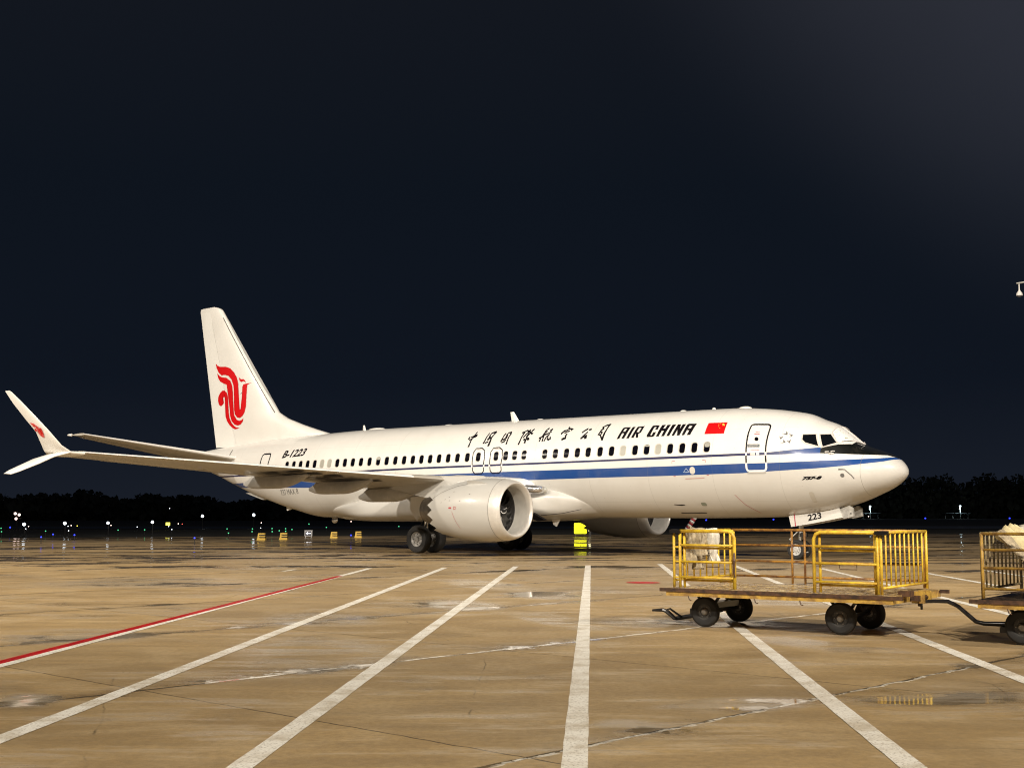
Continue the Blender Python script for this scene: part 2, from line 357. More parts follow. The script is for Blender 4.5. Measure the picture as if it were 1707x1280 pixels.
# ---- survey tables of the markings: (metres aft of the nose, height[, width])
CALLIGRAPHY = [[[(18.103,4.729,0.032),(18.109,4.654,0.045)],[(18.035,4.594,0.019),(17.935,4.662,0.024),(17.859,4.719,0.021),(17.755,4.761,0.037)],[(18.014,4.725,0.016),(17.877,4.773,0.016),(17.773,4.814,0.035),(17.755,4.761,0.035)],[(17.858,4.925,0.024),(17.896,4.744,0.027),(17.937,4.572,0.029),(17.941,4.439,0.035),(17.951,4.328,0.043)]],[[(17.134,4.849,0.024),(17.168,4.708,0.021),(17.174,4.559,0.029),(17.205,4.442,0.04)],[(17.037,4.762,0.013),(17.001,4.859,0.016),(16.844,4.897,0.043)],[(16.801,4.888,0.035),(16.858,4.74,0.024),(16.891,4.667,0.037),(16.872,4.489,0.04),(16.889,4.337,0.051)],[(17.018,4.732,0.029),(16.985,4.656,0.061),(17.035,4.584,0.045)],[(17.117,4.447,0.029),(16.982,4.486,0.024)]],[[(16.24,4.812,0.021),(16.276,4.703,0.021),(16.28,4.585,0.029),(16.297,4.483,0.037)],[(16.147,4.757,0.013),(16.097,4.836,0.019),(15.981,4.854,0.035)],[(15.987,4.851,0.035),(15.951,4.764,0.035),(15.976,4.661,0.029),(15.978,4.573,0.029),(15.966,4.377,0.037)],[(16.116,4.74,0.035),(16.098,4.622,0.053),(16.145,4.58,0.035)],[(16.261,4.555,0.024),(16.148,4.551,0.027)],[(16.221,4.437,0.032),(16.11,4.474,0.032),(16.078,4.534,0.024)]],[[(15.38,4.814,0.029),(15.298,4.828,0.035)],[(15.268,4.809,0.032),(15.284,4.751,0.032),(15.299,4.635,0.021),(15.306,4.476,0.024),(15.328,4.334,0.04)],[(15.275,4.847,0.019),(15.195,4.9,0.027),(15.108,4.862,0.019)],[(15.075,4.816,0.013),(15.148,4.709,0.024),(15.2,4.602,0.029)],[(15.006,4.74,0.056),(15.036,4.64,0.045),(15.043,4.596,0.019)],[(15.062,4.89,0.051),(15.015,4.828,0.032),(14.83,4.74,0.035)],[(14.915,4.861,0.037),(14.877,4.926,0.035)],[(15.009,4.58,0.021),(15.032,4.495,0.035),(15.033,4.388,0.043)],[(15.131,4.52,0.035),(15.079,4.504,0.029)],[(14.948,4.549,0.045),(14.895,4.504,0.043)]],[[(14.14,4.931,0.04),(14.214,4.868,0.019),(14.22,4.752,0.032),(14.219,4.636,0.061),(14.282,4.582,0.029),(14.369,4.549,0.037)],[(14.17,4.779,0.035),(14.14,4.814,0.035)],[(14.152,4.684,0.037),(14.039,4.715,0.029),(13.906,4.789,0.024)],[(14.302,4.525,0.016),(14.316,4.419,0.019)],[(14.182,4.578,0.019),(14.169,4.414,0.024)],[(13.936,4.683,0.024),(14.039,4.586,0.021),(14.073,4.432,0.021)],[(13.96,4.583,0.024),(13.958,4.491,0.029),(13.876,4.466,0.04),(13.805,4.499,0.037),(13.847,4.565,0.027)],[(13.979,4.843,0.037),(13.928,4.885,0.04)]],[[(13.355,4.695,0.043),(13.261,4.805,0.04)],[(13.23,4.783,0.013),(13.171,4.823,0.021),(13.041,4.876,0.016),(12.899,4.848,0.032),(12.955,4.803,0.019)],[(13.149,4.938,0.019),(13.109,4.905,0.019)],[(13.198,4.703,0.019),(13.131,4.757,0.029),(13.02,4.774,0.019)],[(13.083,4.648,0.04),(13.113,4.565,0.029)],[(13.082,4.542,0.035),(13.07,4.5,0.045),(13.214,4.456,0.043)]],[[(12.362,4.697,0.019),(12.267,4.778,0.035),(12.181,4.824,0.04)],[(12.087,4.791,0.027),(12.008,4.809,0.037)],[(12.112,4.694,0.024),(12.202,4.599,0.024),(12.306,4.457,0.04)],[(12.247,4.496,0.019),(12.183,4.522,0.024)],[(12.124,4.554,0.051),(12.106,4.47,0.056)]],[[(11.5,4.865,0.024),(11.386,4.931,0.027),(11.251,4.96,0.032)],[(11.235,4.967,0.043),(11.257,4.812,0.029),(11.285,4.632,0.037),(11.298,4.371,0.045)],[(11.341,4.428,0.021),(11.417,4.513,0.021)],[(11.434,4.813,0.043),(11.497,4.738,0.035)],[(11.501,4.703,0.019),(11.547,4.58,0.037),(11.444,4.552,0.037),(11.405,4.665,0.032),(11.468,4.674,0.019)]]]
ROMAN = [[(10.631,4.366),(10.514,4.381),(10.42,4.79),(10.51,4.802),(10.528,4.758)],[(10.503,4.8),(10.437,4.818),(10.179,4.812),(10.202,4.759),(10.407,4.761)],[(10.179,4.812),(10.296,4.381),(10.417,4.382),(10.326,4.744),(10.304,4.81)],[(10.487,4.652),(10.345,4.646),(10.349,4.58),(10.501,4.587)],[(10.102,4.812),(9.978,4.823),(10.082,4.381),(10.197,4.377)],[(9.88,4.815),(9.77,4.817),(9.877,4.389),(9.994,4.391)],[(9.829,4.816),(9.578,4.83),(9.584,4.765),(9.817,4.768)],[(9.578,4.83),(9.621,4.584),(9.72,4.539),(9.718,4.598),(9.681,4.782)],[(9.833,4.605),(9.697,4.6),(9.712,4.533),(9.856,4.539)],[(9.83,4.549),(9.718,4.544),(9.678,4.39),(9.775,4.387)],[(9.224,4.817),(9.115,4.774),(9.208,4.491),(9.18,4.394),(9.285,4.398),(9.325,4.443)],[(9.224,4.817),(9.173,4.836),(8.917,4.83),(8.926,4.769),(9.136,4.769)],[(8.917,4.83),(8.933,4.668),(9.046,4.665),(9.01,4.785)],[(9.27,4.464),(9.09,4.457),(9.015,4.431),(9.037,4.394),(9.285,4.398)],[(8.956,4.572),(8.986,4.424),(9.037,4.394),(9.107,4.445),(9.07,4.566)],[(8.817,4.833),(8.663,4.839),(8.787,4.401),(8.902,4.404)],[(8.586,4.828),(8.443,4.834),(8.554,4.404),(8.675,4.404)],[(8.767,4.699),(8.537,4.689),(8.548,4.606),(8.778,4.615)],[(8.365,4.831),(8.211,4.836),(8.336,4.401),(8.454,4.402)],[(8.135,4.825),(8.007,4.827),(8.126,4.405),(8.236,4.406)],[(7.933,4.823),(7.785,4.825),(7.903,4.404),(8.022,4.407)],[(8.129,4.829),(8.0,4.826),(7.967,4.626),(7.9,4.406),(7.992,4.408),(8.064,4.63)],[(7.736,4.79),(7.595,4.787),(7.702,4.405),(7.81,4.406)],[(7.736,4.79),(7.679,4.834),(7.337,4.822),(7.354,4.744),(7.636,4.754)],[(7.337,4.822),(7.452,4.404),(7.596,4.406),(7.479,4.781)],[(7.622,4.658),(7.468,4.651),(7.489,4.579),(7.642,4.585)]]
FLAG = [(6.852,4.822),(6.082,4.816),(6.077,4.405),(6.864,4.411)]
FLAGSTARS = [[(6.233,4.787),(6.2,4.747),(6.153,4.743),(6.179,4.719),(6.148,4.678),(6.197,4.703),(6.224,4.682),(6.23,4.721),(6.277,4.749),(6.23,4.748)],[(6.375,4.802),(6.364,4.789),(6.35,4.788),(6.354,4.78),(6.344,4.766),(6.36,4.774),(6.369,4.768),(6.374,4.781),(6.389,4.79),(6.375,4.79)],[(6.404,4.752),(6.393,4.739),(6.379,4.738),(6.387,4.73),(6.377,4.717),(6.393,4.725),(6.402,4.718),(6.403,4.73),(6.418,4.739),(6.404,4.739)],[(6.389,4.692),(6.378,4.679),(6.364,4.678),(6.372,4.67),(6.362,4.657),(6.378,4.665),(6.387,4.658),(6.387,4.67),(6.403,4.679),(6.389,4.679)],[(6.319,4.637),(6.312,4.625),(6.294,4.623),(6.302,4.616),(6.296,4.603),(6.308,4.61),(6.321,4.604),(6.321,4.617),(6.333,4.625),(6.319,4.625)]]
ALLIANCE = [[(3.782,4.412),(3.723,4.343),(3.709,4.265),(3.881,4.31),(3.77,4.323)],[(3.672,4.317),(3.501,4.249),(3.635,4.167),(3.579,4.24)],[(3.555,4.119),(3.568,3.975),(3.706,4.071),(3.611,4.051)],[(3.829,4.123),(3.714,4.01),(3.882,3.981),(3.795,4.032)],[(3.994,4.244),(3.926,4.192),(3.834,4.231),(3.911,4.119)]]
DOOR1_BLACK = [[(5.115,3.702,0.043),(5.129,4.015,0.043),(5.136,4.348,0.043),(5.122,4.585,0.043),(5.105,4.662,0.043),(5.042,4.69,0.043),(4.893,4.688,0.043),(4.519,4.671,0.043),(4.442,4.649,0.043),(4.402,4.601,0.043),(4.391,4.491,0.043),(4.399,4.157,0.043),(4.405,3.894,0.043),(4.397,3.691,0.043)],[(5.113,3.596,0.043),(5.105,3.335,0.043)],[(4.392,3.577,0.043),(4.378,3.335,0.043)]]
DOOR1_WHITE = [[(5.106,3.311,0.057),(5.102,3.149,0.057),(5.073,3.084,0.057),(5.004,3.05,0.057),(4.47,3.049,0.057),(4.397,3.087,0.057),(4.369,3.167,0.057),(4.368,3.319,0.057)],[(5.116,3.686,0.05),(5.112,3.612,0.05)],[(4.398,3.675,0.05),(4.391,3.594,0.05)]]
DOOR1_SILL = [[(5.073,2.99,0.046),(4.408,2.983,0.046)]]
DOOR1_PANEL = [(5.093,3.701),(5.103,4.014),(5.111,4.347),(5.097,4.584),(5.031,4.667),(4.508,4.648),(4.427,4.602),(4.411,4.492),(4.418,4.158),(4.428,3.895),(4.418,3.683),(4.402,3.167),(4.474,3.073),(5.003,3.075),(5.075,3.149),(5.082,3.327)]
DOOR1_PORT = [(4.802,4.232),(4.77,4.225),(4.745,4.209),(4.723,4.186),(4.713,4.159),(4.715,4.132),(4.724,4.11),(4.746,4.096),(4.774,4.091),(4.802,4.097),(4.827,4.113),(4.849,4.137),(4.859,4.164),(4.857,4.19),(4.848,4.213),(4.826,4.227)]
DOOR1_HANDLE = [(5.089,3.989),(4.646,3.975),(4.632,3.873),(5.075,3.886)]
DOOR1_PLACARD = [[(4.872,4.403,0.014),(4.735,4.398,0.014)],[(4.897,4.343,0.016),(4.719,4.337,0.016)],[(4.944,3.789,0.014),(4.633,3.78,0.014)]]
DOOR1_STICKER = [[(4.955,3.686),(4.78,3.681),(4.778,3.595),(4.952,3.6)],[(4.744,3.686),(4.624,3.682),(4.618,3.591),(4.738,3.594)]]
AFTDOOR = [[(31.533,3.244,0.056),(31.398,3.682,0.056),(31.34,3.903,0.056),(31.323,4.2,0.056),(31.287,4.367,0.056),(31.188,4.413,0.056),(30.666,4.414,0.056),(30.61,4.214,0.056),(30.661,3.847,0.056),(30.707,3.592,0.056),(30.768,3.228,0.056)]]
EXITS = [[(17.549,3.314,0.032),(17.585,3.624,0.032),(17.595,4.052,0.032),(17.499,4.226,0.032),(17.173,4.235,0.032),(17.012,4.132,0.032),(16.957,3.801,0.032),(16.982,3.532,0.032),(16.969,3.302,0.032),(17.09,3.197,0.032),(17.441,3.196,0.032),(17.549,3.314,0.032)],[(16.621,3.295,0.032),(16.654,3.601,0.032),(16.666,4.063,0.032),(16.567,4.223,0.032),(16.27,4.237,0.032),(16.081,4.13,0.032),(16.028,3.814,0.032),(16.067,3.548,0.032),(16.047,3.302,0.032),(16.17,3.202,0.032),(16.516,3.198,0.032),(16.621,3.295,0.032)]]
WINDOWS = [6.666,7.179,7.684,8.19,8.696,9.197,9.704,10.236,10.753,11.275,11.827,12.333,12.851,13.38,13.9,14.928,15.4,15.864,16.358,17.295,17.883,18.42,18.929,19.438,19.938,20.436,20.933,21.441,21.955,22.473,22.986,23.516,24.044,24.555,25.056,25.546,26.051,26.549,27.058,27.562,28.072,28.575,29.093]
COCKPIT = [[(3.202,4.278),(2.784,4.278),(2.576,3.824),(3.062,3.97),(3.187,4.075),(3.204,4.228)],[(2.678,4.268),(2.353,4.275),(2.075,3.955),(2.473,3.807)]]
TXT = {'B1223':[(29.636,4.16),(27.953,4.25),(29.779,4.48)],'M8':[(3.166,2.718),(2.46,2.729)],'MAX':[(29.808,2.455),(28.335,2.522)],'panel':[(7.57,2.828),(6.779,2.857)]}
EMBLEM = [[(36.468,9.258),(36.305,9.145),(36.064,9.06),(35.537,9.022),(35.169,8.912),(34.851,8.689),(34.611,8.406),(34.483,8.098),(34.44,7.731),(34.424,6.936),(34.39,6.835),(34.301,6.771),(34.201,6.808),(34.154,6.921),(34.129,7.712),(34.135,7.911),(34.063,8.022),(33.911,8.046),(33.71,8.059),(33.484,8.068),(33.634,8.028),(33.768,7.987),(33.78,7.889),(33.799,6.903),(33.891,6.612),(34.062,6.439),(34.287,6.351),(34.518,6.395),(34.702,6.553),(34.777,6.788),(34.82,7.754),(34.882,8.057),(35.046,8.335),(35.312,8.536),(35.628,8.615),(35.942,8.612),(36.212,8.783),(36.38,9.015)],[(36.327,8.74),(36.099,8.589),(35.86,8.506),(35.465,8.446),(35.147,8.274),(34.984,8.03),(34.91,7.693),(34.864,6.793),(34.778,6.523),(34.565,6.282),(34.334,6.212),(34.132,6.245),(33.982,6.327),(34.053,6.16),(34.251,6.02),(34.504,5.982),(34.762,6.043),(35.0,6.235),(35.129,6.54),(35.159,6.808),(35.24,7.645),(35.29,7.916),(35.453,8.093),(35.717,8.177),(36.036,8.298),(36.228,8.48)],[(35.71,7.254),(35.816,7.293),(35.856,7.379),(35.796,7.47),(35.64,7.485),(35.543,7.395),(35.514,7.16),(35.565,6.828),(35.527,6.492),(35.414,6.254),(35.226,6.063),(34.962,5.886),(34.754,5.811),(34.55,5.819),(34.348,5.876),(34.603,5.887),(34.811,5.978),(35.023,6.153),(35.186,6.41),(35.249,6.712),(35.325,7.116),(35.338,7.484),(35.439,7.69),(35.652,7.82),(35.861,7.816),(36.067,7.694),(36.218,7.501),(36.222,7.299),(36.125,7.109),(35.964,7.033),(35.783,7.107),(35.693,7.203)],[(34.457,8.412),(34.275,8.301),(34.071,8.287),(33.942,8.196),(33.903,8.095),(33.991,8.166),(34.093,8.189),(34.245,8.149),(34.374,8.224)]]
WEMBLEM = [[(24.336,4.762),(24.304,4.743),(24.261,4.728),(24.176,4.716),(24.111,4.695),(24.048,4.657),(23.994,4.61),(23.957,4.562),(23.931,4.505),(23.886,4.382),(23.876,4.366),(23.858,4.355),(23.843,4.359),(23.841,4.376),(23.879,4.498),(23.89,4.528),(23.884,4.544),(23.861,4.546),(23.828,4.545),(23.791,4.544),(23.814,4.54),(23.834,4.535),(23.831,4.52),(23.782,4.368),(23.782,4.324),(23.802,4.3),(23.835,4.29),(23.875,4.3),(23.913,4.327),(23.937,4.364),(23.994,4.513),(24.02,4.561),(24.061,4.605),(24.114,4.639),(24.169,4.655),(24.219,4.659),(24.271,4.688),(24.309,4.725)],[(24.287,4.683),(24.243,4.657),(24.2,4.641),(24.134,4.627),(24.074,4.597),(24.035,4.558),(24.005,4.505),(23.951,4.366),(23.924,4.324),(23.877,4.283),(23.835,4.269),(23.804,4.271),(23.783,4.281),(23.786,4.257),(23.812,4.238),(23.852,4.236),(23.897,4.249),(23.946,4.283),(23.982,4.331),(24.0,4.373),(24.056,4.502),(24.078,4.544),(24.114,4.573),(24.161,4.59),(24.218,4.612),(24.258,4.642)],[(24.112,4.449),(24.131,4.456),(24.142,4.47),(24.137,4.483),(24.112,4.483),(24.092,4.468),(24.075,4.432),(24.066,4.382),(24.044,4.33),(24.014,4.292),(23.974,4.26),(23.922,4.228),(23.884,4.214),(23.851,4.212),(23.821,4.217),(23.863,4.223),(23.902,4.24),(23.945,4.27),(23.985,4.312),(24.01,4.36),(24.042,4.423),(24.064,4.479),(24.091,4.512),(24.132,4.535),(24.165,4.537),(24.192,4.521),(24.206,4.493),(24.196,4.463),(24.171,4.433),(24.141,4.419),(24.116,4.428),(24.106,4.441)],[(23.969,4.609),(23.934,4.59),(23.9,4.585),(23.873,4.57),(23.862,4.553),(23.88,4.566),(23.898,4.571),(23.921,4.566),(23.946,4.58)]]
FINLE = [(36.23,12.123),(35.075,10.647),(33.282,8.436),(32.252,7.236),(31.61,6.504),(30.944,6.179),(29.861,5.837),(28.844,5.556),(27.739,5.285)]

# ------------------------------------------------------------------ airliner (x = metres aft of the nose, y = starboard, z = up)
TH = 0.678
plane = tag(empty('passenger_jet', (13.246, 42.70, 0.0), math.pi - TH),
            'white twin engine jet with blue stripe and red bird emblem parked on wet apron', 'airplane')
def pchip(x, y, q):
    x = np.array(x, float); y = np.array(y, float); h = np.diff(x); d = np.diff(y) / h; m = np.zeros(len(x)); m[0] = d[0]; m[-1] = d[-1]
    for i in range(1, len(x) - 1):
        if d[i - 1] * d[i] > 0:
            w1 = 2 * h[i] + h[i - 1]; w2 = h[i] + 2 * h[i - 1]; m[i] = (w1 + w2) / (w1 / d[i - 1] + w2 / d[i])
    q = np.clip(np.asarray(q, float), x[0], x[-1]); i = np.clip(np.searchsorted(x, q, side='right') - 1, 0, len(x) - 2); t = (q - x[i]) / h[i]
    return (1 + 2 * t) * (1 - t) ** 2 * y[i] + t * (1 - t) ** 2 * h[i] * m[i] + t * t * (3 - 2 * t) * y[i + 1] + t * t * (t - 1) * h[i] * m[i + 1]
XW = [.08, .10, .14, .22, .36, .55, .78, 1.02, 1.5, 2, 2.5, 3, 4, 5, 6, 26, 28, 30, 32, 34, 36, 37.8]
WW = [0, .13, .235, .38, .56, .735, .91, 1.06, 1.26, 1.41, 1.53, 1.62, 1.745, 1.83, 1.88, 1.88, 1.80, 1.6, 1.3, .95, .58, .22]
XN = [.08, .10, .14, .22, .36, .55, .78, 1.02, 1.5, 2, 2.5, 3, 3.5, 4, 5, 6.5, 8]
XZ = XN + [25, 28, 30, 32, 34, 36, 37.8]
TZ = [2.97, 3.075, 3.16, 3.275, 3.41, 3.535, 3.635, 3.73, 3.895, 4.29, 4.65, 4.845, 5.06, 5.165, 5.31, 5.417, 5.42] + [5.40, 5.33, 5.28, 5.19, 5.04, 4.90, 4.72]
BZ = [2.97, 2.88, 2.82, 2.73, 2.61, 2.48, 2.36, 2.258, 2.055, 1.883, 1.716, 1.62, 1.56, 1.508, 1.459, 1.432, 1.42] + [1.42, 1.42, 1.744, 2.215, 2.78, 3.46, 4.0]
def sec(X): return float(pchip(XW, WW, X)), float(pchip(XZ, TZ, X)), float(pchip(XZ, BZ, X))
_c = {}
def body(X, z, off=0.0):
    """point on the starboard skin at station X and height z, lifted by off"""
    k = round(X, 3)
    if k not in _c: _c[k] = (sec(k), sec(k + 0.02), sec(max(k - 0.02, 0.0)))
    (w, a, b), (w2, a2, b2), (w1, a1, b1) = _c[k]
    zc = (a + b) / 2; r = (a - b) / 2; s = max(-0.999, min(0.999, (z - zc) / r)); y = w * math.sqrt(1 - s * s)
    n = Vector((0, y / (w * w), (z - zc) / (r * r)))
    def yy(w, a, b): return w * math.sqrt(max(0, 1 - max(-1, min(1, (z - (a + b) / 2) / max((a - b) / 2, 1e-4))) ** 2))
    dydx = (yy(w2, a2, b2) - yy(w1, a1, b1)) / 0.04
    n.x = -dydx * n.y; n.normalize()
    return Vector((X, y, z)) + n * off

def air_paint(name, curves=True, base=(0.79, 0.775, 0.735), low=(0.62, 0.608, 0.575)):
    m = bpy.data.materials.new(name); m.use_nodes = True; t = m.node_tree; b = t.nodes['Principled BSDF']; K = t.nodes; Q = t.links
    def n(ty, **k):
        x = K.new(ty)
        for a, v in k.items(): setattr(x, a, v)
        return x
    def M(op, a, bb=None):
        x = n('ShaderNodeMath', operation=op)
        for i, q in enumerate((a, bb)):
            if q is None: continue
            if isinstance(q, (int, float)): x.inputs[i].default_value = q
            else: Q.new(q, x.inputs[i])
        return x.outputs[0]
    tc = n('ShaderNodeTexCoord'); sp = n('ShaderNodeSeparateXYZ'); Q.new(tc.outputs['Object'], sp.inputs[0]); X, Y, Zc = sp.outputs
    def curve(pts):
        fc = n('ShaderNodeFloatCurve'); cm = fc.mapping; c = cm.curves[0]
        P = [(x / 40, z / 6) for x, z in pts]
        c.points[0].location = P[0]; c.points[1].location = P[-1]
        for p in P[1:-1]: c.points.new(*p)
        for p in c.points: p.handle_type = 'VECTOR'
        cm.extend = 'HORIZONTAL'; cm.update()
        Q.new(M('DIVIDE', X, 40.0), fc.inputs['Value']); return M('MULTIPLY', fc.outputs[0], 6.0)
    def mix(f, a, bb):
        x = n('ShaderNodeMix', data_type='RGBA')
        if isinstance(f, (int, float)): x.inputs['Factor'].default_value = f
        else: Q.new(f, x.inputs['Factor'])
        for s, q in (('A', a), ('B', bb)):
            if isinstance(q, tuple): x.inputs[s].default_value = (*q, 1)
            else: Q.new(q, x.inputs[s])
        return x.outputs['Result']
    def noise(s, d=5, r=.6, sc=None):
        x = n('ShaderNodeTexNoise'); x.inputs['Scale'].default_value = s; x.inputs['Detail'].default_value = d; x.inputs['Roughness'].default_value = r
        if sc:
            mp = n('ShaderNodeMapping'); mp.inputs['Scale'].default_value = sc; Q.new(tc.outputs['Object'], mp.inputs[0]); Q.new(mp.outputs[0], x.inputs[0])
        else: Q.new(tc.outputs['Object'], x.inputs[0])
        return x.outputs['Fac']
    def rng(v, a, bb, c=0., d=1.):
        x = n('ShaderNodeMapRange'); x.inputs['From Min'].default_value = a; x.inputs['From Max'].default_value = bb
        x.inputs['To Min'].default_value = c; x.inputs['To Max'].default_value = d; Q.new(v, x.inputs['Value']); return x.outputs[0]
    col = base
    if curves:
        bt = curve([(0, 3.47), (.42, 3.46), (.71, 3.427), (1.07, 3.407), (1.7, 3.378), (3.05, 3.342), (4.2, 3.318), (5.3, 3.317), (8.6, 3.29), (11.2, 3.271), (15, 3.255), (21.7, 3.19), (27.6, 3.11), (34, 3.075), (40, 3.03)])
        bb_ = curve([(0, 3.39), (.40, 3.395), (.53, 3.33), (.88, 3.271), (1.7, 3.175), (2.7, 3.098), (4.2, 3.033), (5.3, 2.986), (8.6, 2.945), (11.3, 2.935), (15, 2.893), (27.6, 2.76), (34, 2.86), (40, 2.9)])
        ntp = curve([(0, 3.62), (2.52, 3.81), (2.66, 3.805), (3.08, 3.772), (3.58, 3.742), (4.2, 3.69), (5.3, 3.674), (8.6, 3.643), (11.2, 3.60), (20.2, 3.535), (24, 3.475), (36, 3.46), (40, 3.45)])
        nb = curve([(0, 3.6), (2.5, 3.61), (3.5, 3.606), (4.2, 3.594), (5.3, 3.59), (8.6, 3.55), (11.2, 3.53), (20.2, 3.455), (24, 3.398), (36, 3.385), (40, 3.385)])
        kl = curve([(0, 3.30), (.40, 3.415), (.455, 3.459), (.512, 3.504), (.64, 3.525), (1.27, 3.551), (1.69, 3.571), (2.1, 3.595), (2.5, 3.608), (40, 3.6)])
        ku = curve([(0, 5.9), (1.54, 5.9), (1.60, 3.93), (2.06, 3.91), (2.50, 3.79), (40, 3.7)])
        below = M('LESS_THAN', Zc, bb_)
        col = mix(below, base, low)
        band = M('MULTIPLY', M('LESS_THAN', Zc, bt), M('GREATER_THAN', Zc, bb_))
        col = mix(band, col, (0.007, 0.058, 0.245))
        navy = M('MULTIPLY', M('MULTIPLY', M('LESS_THAN', Zc, ntp), M('GREATER_THAN', Zc, nb)), M('GREATER_THAN', X, 2.52))
        nc = mix(rng(X, 3.0, 4.4), (0.007, 0.058, 0.245), (0.005, 0.008, 0.075))
        col = mix(navy, col, nc)
        blk = M('MULTIPLY', M('MULTIPLY', M('GREATER_THAN', Zc, kl), M('LESS_THAN', Zc, ku)), M('LESS_THAN', X, 2.52))
        # skin joints
        def ring(x0, w=0.006): return M('LESS_THAN', M('ABSOLUTE', M('SUBTRACT', X, x0)), w)
        seams = ring(1.25, 0.007)
        for x0 in (3.9, 6.45, 9.15, 11.8, 14.4, 21.9, 24.6, 27.2, 29.2, 31.4, 33.2): seams = M('MAXIMUM', seams, M('MULTIPLY', ring(x0, 0.007), 0.42))
        hz = M('MULTIPLY', M('LESS_THAN', M('ABSOLUTE', M('SUBTRACT', Zc, 2.02)), 0.006), M('GREATER_THAN', X, 1.6))
        hz2 = M('MULTIPLY', M('LESS_THAN', M('ABSOLUTE', M('SUBTRACT', Zc, 4.55)), 0.005), M('GREATER_THAN', X, 3.3))
        seams = M('MAXIMUM', seams, M('MULTIPLY', M('MAXIMUM', hz, hz2), 0.22))
        col = mix(M('MULTIPLY', seams, 0.62), col, (0.20, 0.18, 0.15))
        col = mix(blk, col, (0.004, 0.005, 0.004))
    # grime: streaks running down and along the belly
    d1 = rng(noise(1.2, 6, .65, (1, 1, .35)), .45, .75, 0, .13); d2 = rng(noise(0.5, 4, .6, (.4, 1, 1)), .45, .7, 0, .12)
    col = mix(d1, col, mix(0.7, col, (0.33, 0.28, 0.20))); col = mix(d2, col, mix(0.5, col, (0.30, 0.25, 0.17)))
    if curves:
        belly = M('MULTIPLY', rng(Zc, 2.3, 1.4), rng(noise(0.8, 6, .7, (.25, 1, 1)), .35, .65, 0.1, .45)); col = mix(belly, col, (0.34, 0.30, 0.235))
    spk = rng(noise(20, 2, .5), .76, .775, 0, .5); col = mix(spk, col, (0.15, 0.12, 0.09))
    Q.new(col, b.inputs['Base Color']); Q.new(rng(noise(2.0, 5), .3, .7, .30, .45), b.inputs['Roughness'])
    b.inputs['Coat Weight'].default_value = 0.6; b.inputs['Coat Roughness'].default_value = 0.10
    bp = n('ShaderNodeBump'); bp.inputs['Strength'].default_value = 0.05; bp.inputs['Distance'].default_value = 0.03
    Q.new(noise(1.6, 2, .4), bp.inputs['Height']); Q.new(bp.outputs[0], b.inputs['Normal'])
    return m
livery = air_paint('jet_livery_paint')
white_p = air_paint('jet_white_paint', False)
grey_p = air_paint('jet_grey_paint', False, (0.50, 0.49, 0.46))
belly_p = air_paint('jet_belly_paint', False, (0.60, 0.588, 0.555))
wing_p = air_paint('wing_underside_grey', False, (0.46, 0.43, 0.37))
canoe_p = mat('fairing_grey_paint', (0.44, 0.425, 0.395), 0.45, noise=0.2, nscale=2)
bare = mat('bare_polished_metal', (0.80, 0.79, 0.77), 0.22, 0.9, noise=0.15, nscale=4)
dullm = mat('dull_exhaust_metal', (0.26, 0.235, 0.205), 0.42, 0.9, noise=0.4, nscale=5)
dark = mat('dark_glossy_void', (0.006, 0.006, 0.007), 0.25)
glass_d = mat('dark_cabin_glass', (0.003, 0.003, 0.006), 0.12, spec=.02)
glass_c = mat('cockpit_glass', (0.004, 0.005, 0.007), 0.06, coat=0.2)
shade_m = mat('lowered_window_shade', (0.36, 0.35, 0.30), 0.35, coat=0.4)
frame_m = mat('window_frame_grey', (0.52, 0.49, 0.44), 0.35)
ink = mat('black_lettering', (0.004, 0.003, 0.005), 0.5, spec=.2)
grey_ink = mat('grey_lettering', (0.13, 0.125, 0.12), 0.5, spec=.3)
red_p = mat('red_paint', (0.62, 0.004, 0.006), 0.35, coat=0.4)
red_s = mat('faded_red_marking', (0.42, 0.05, 0.06), 0.5)
yel_s = mat('flag_yellow', (0.85, 0.60, 0.10), 0.4)
white_s = mat('white_marking', (0.86, 0.85, 0.82), 0.35)
navy_s = mat('navy_marking', (0.005, 0.008, 0.075), 0.4)
rubber = mat('tyre_rubber', (0.018, 0.017, 0.016), 0.75, noise=0.4, nscale=8)
rim_w = mat('white_wheel_rim', (0.52, 0.51, 0.49), 0.4, noise=0.35, nscale=20)
rim_g = mat('grey_wheel_rim', (0.36, 0.35, 0.33), 0.45, 0.3, noise=0.4, nscale=16)
strut_m = mat('gear_strut_paint', (0.55, 0.54, 0.51), 0.4, noise=0.3, nscale=9)
oily = mat('oily_black_metal', (0.025, 0.023, 0.022), 0.4, 0.3)

# fuselage
xs = sorted(set([.081, .086, .093, .10, .12, .14, .175, .22, .28, .36, .43] + [round(.5 + .12 * k, 3) for k in range(34)] + [round(4.7 + .5 * k, 3) for k in range(66)] + [37.8]))
xs = [x for x in xs if x <= 37.8]; SEG = 112; v = []; f = []
for X in xs:
    w, a, b_ = sec(X)
    for k in range(SEG):
        q = 2 * math.pi * k / SEG; v.append((X, w * math.cos(q), (a + b_) / 2 + (a - b_) / 2 * math.sin(q)))
for i in range(len(xs) - 1):
    for k in range(SEG): f.append((i * SEG + k, i * SEG + (k + 1) % SEG, (i + 1) * SEG + (k + 1) % SEG, (i + 1) * SEG + k))
f.append(tuple(range((len(xs) - 1) * SEG, len(xs) * SEG)))
fus = link('fuselage', v, f, livery, plane, True, autosmooth=60)
# APU exhaust at the tail end
m_ = MB(); m_.lathe([(0.0, .24), (.22, .20), (.23, .17), (.05, .15)], 'x', (37.75, 0, 4.36), 24); m_.build('tail_exhaust', dullm, plane, True)

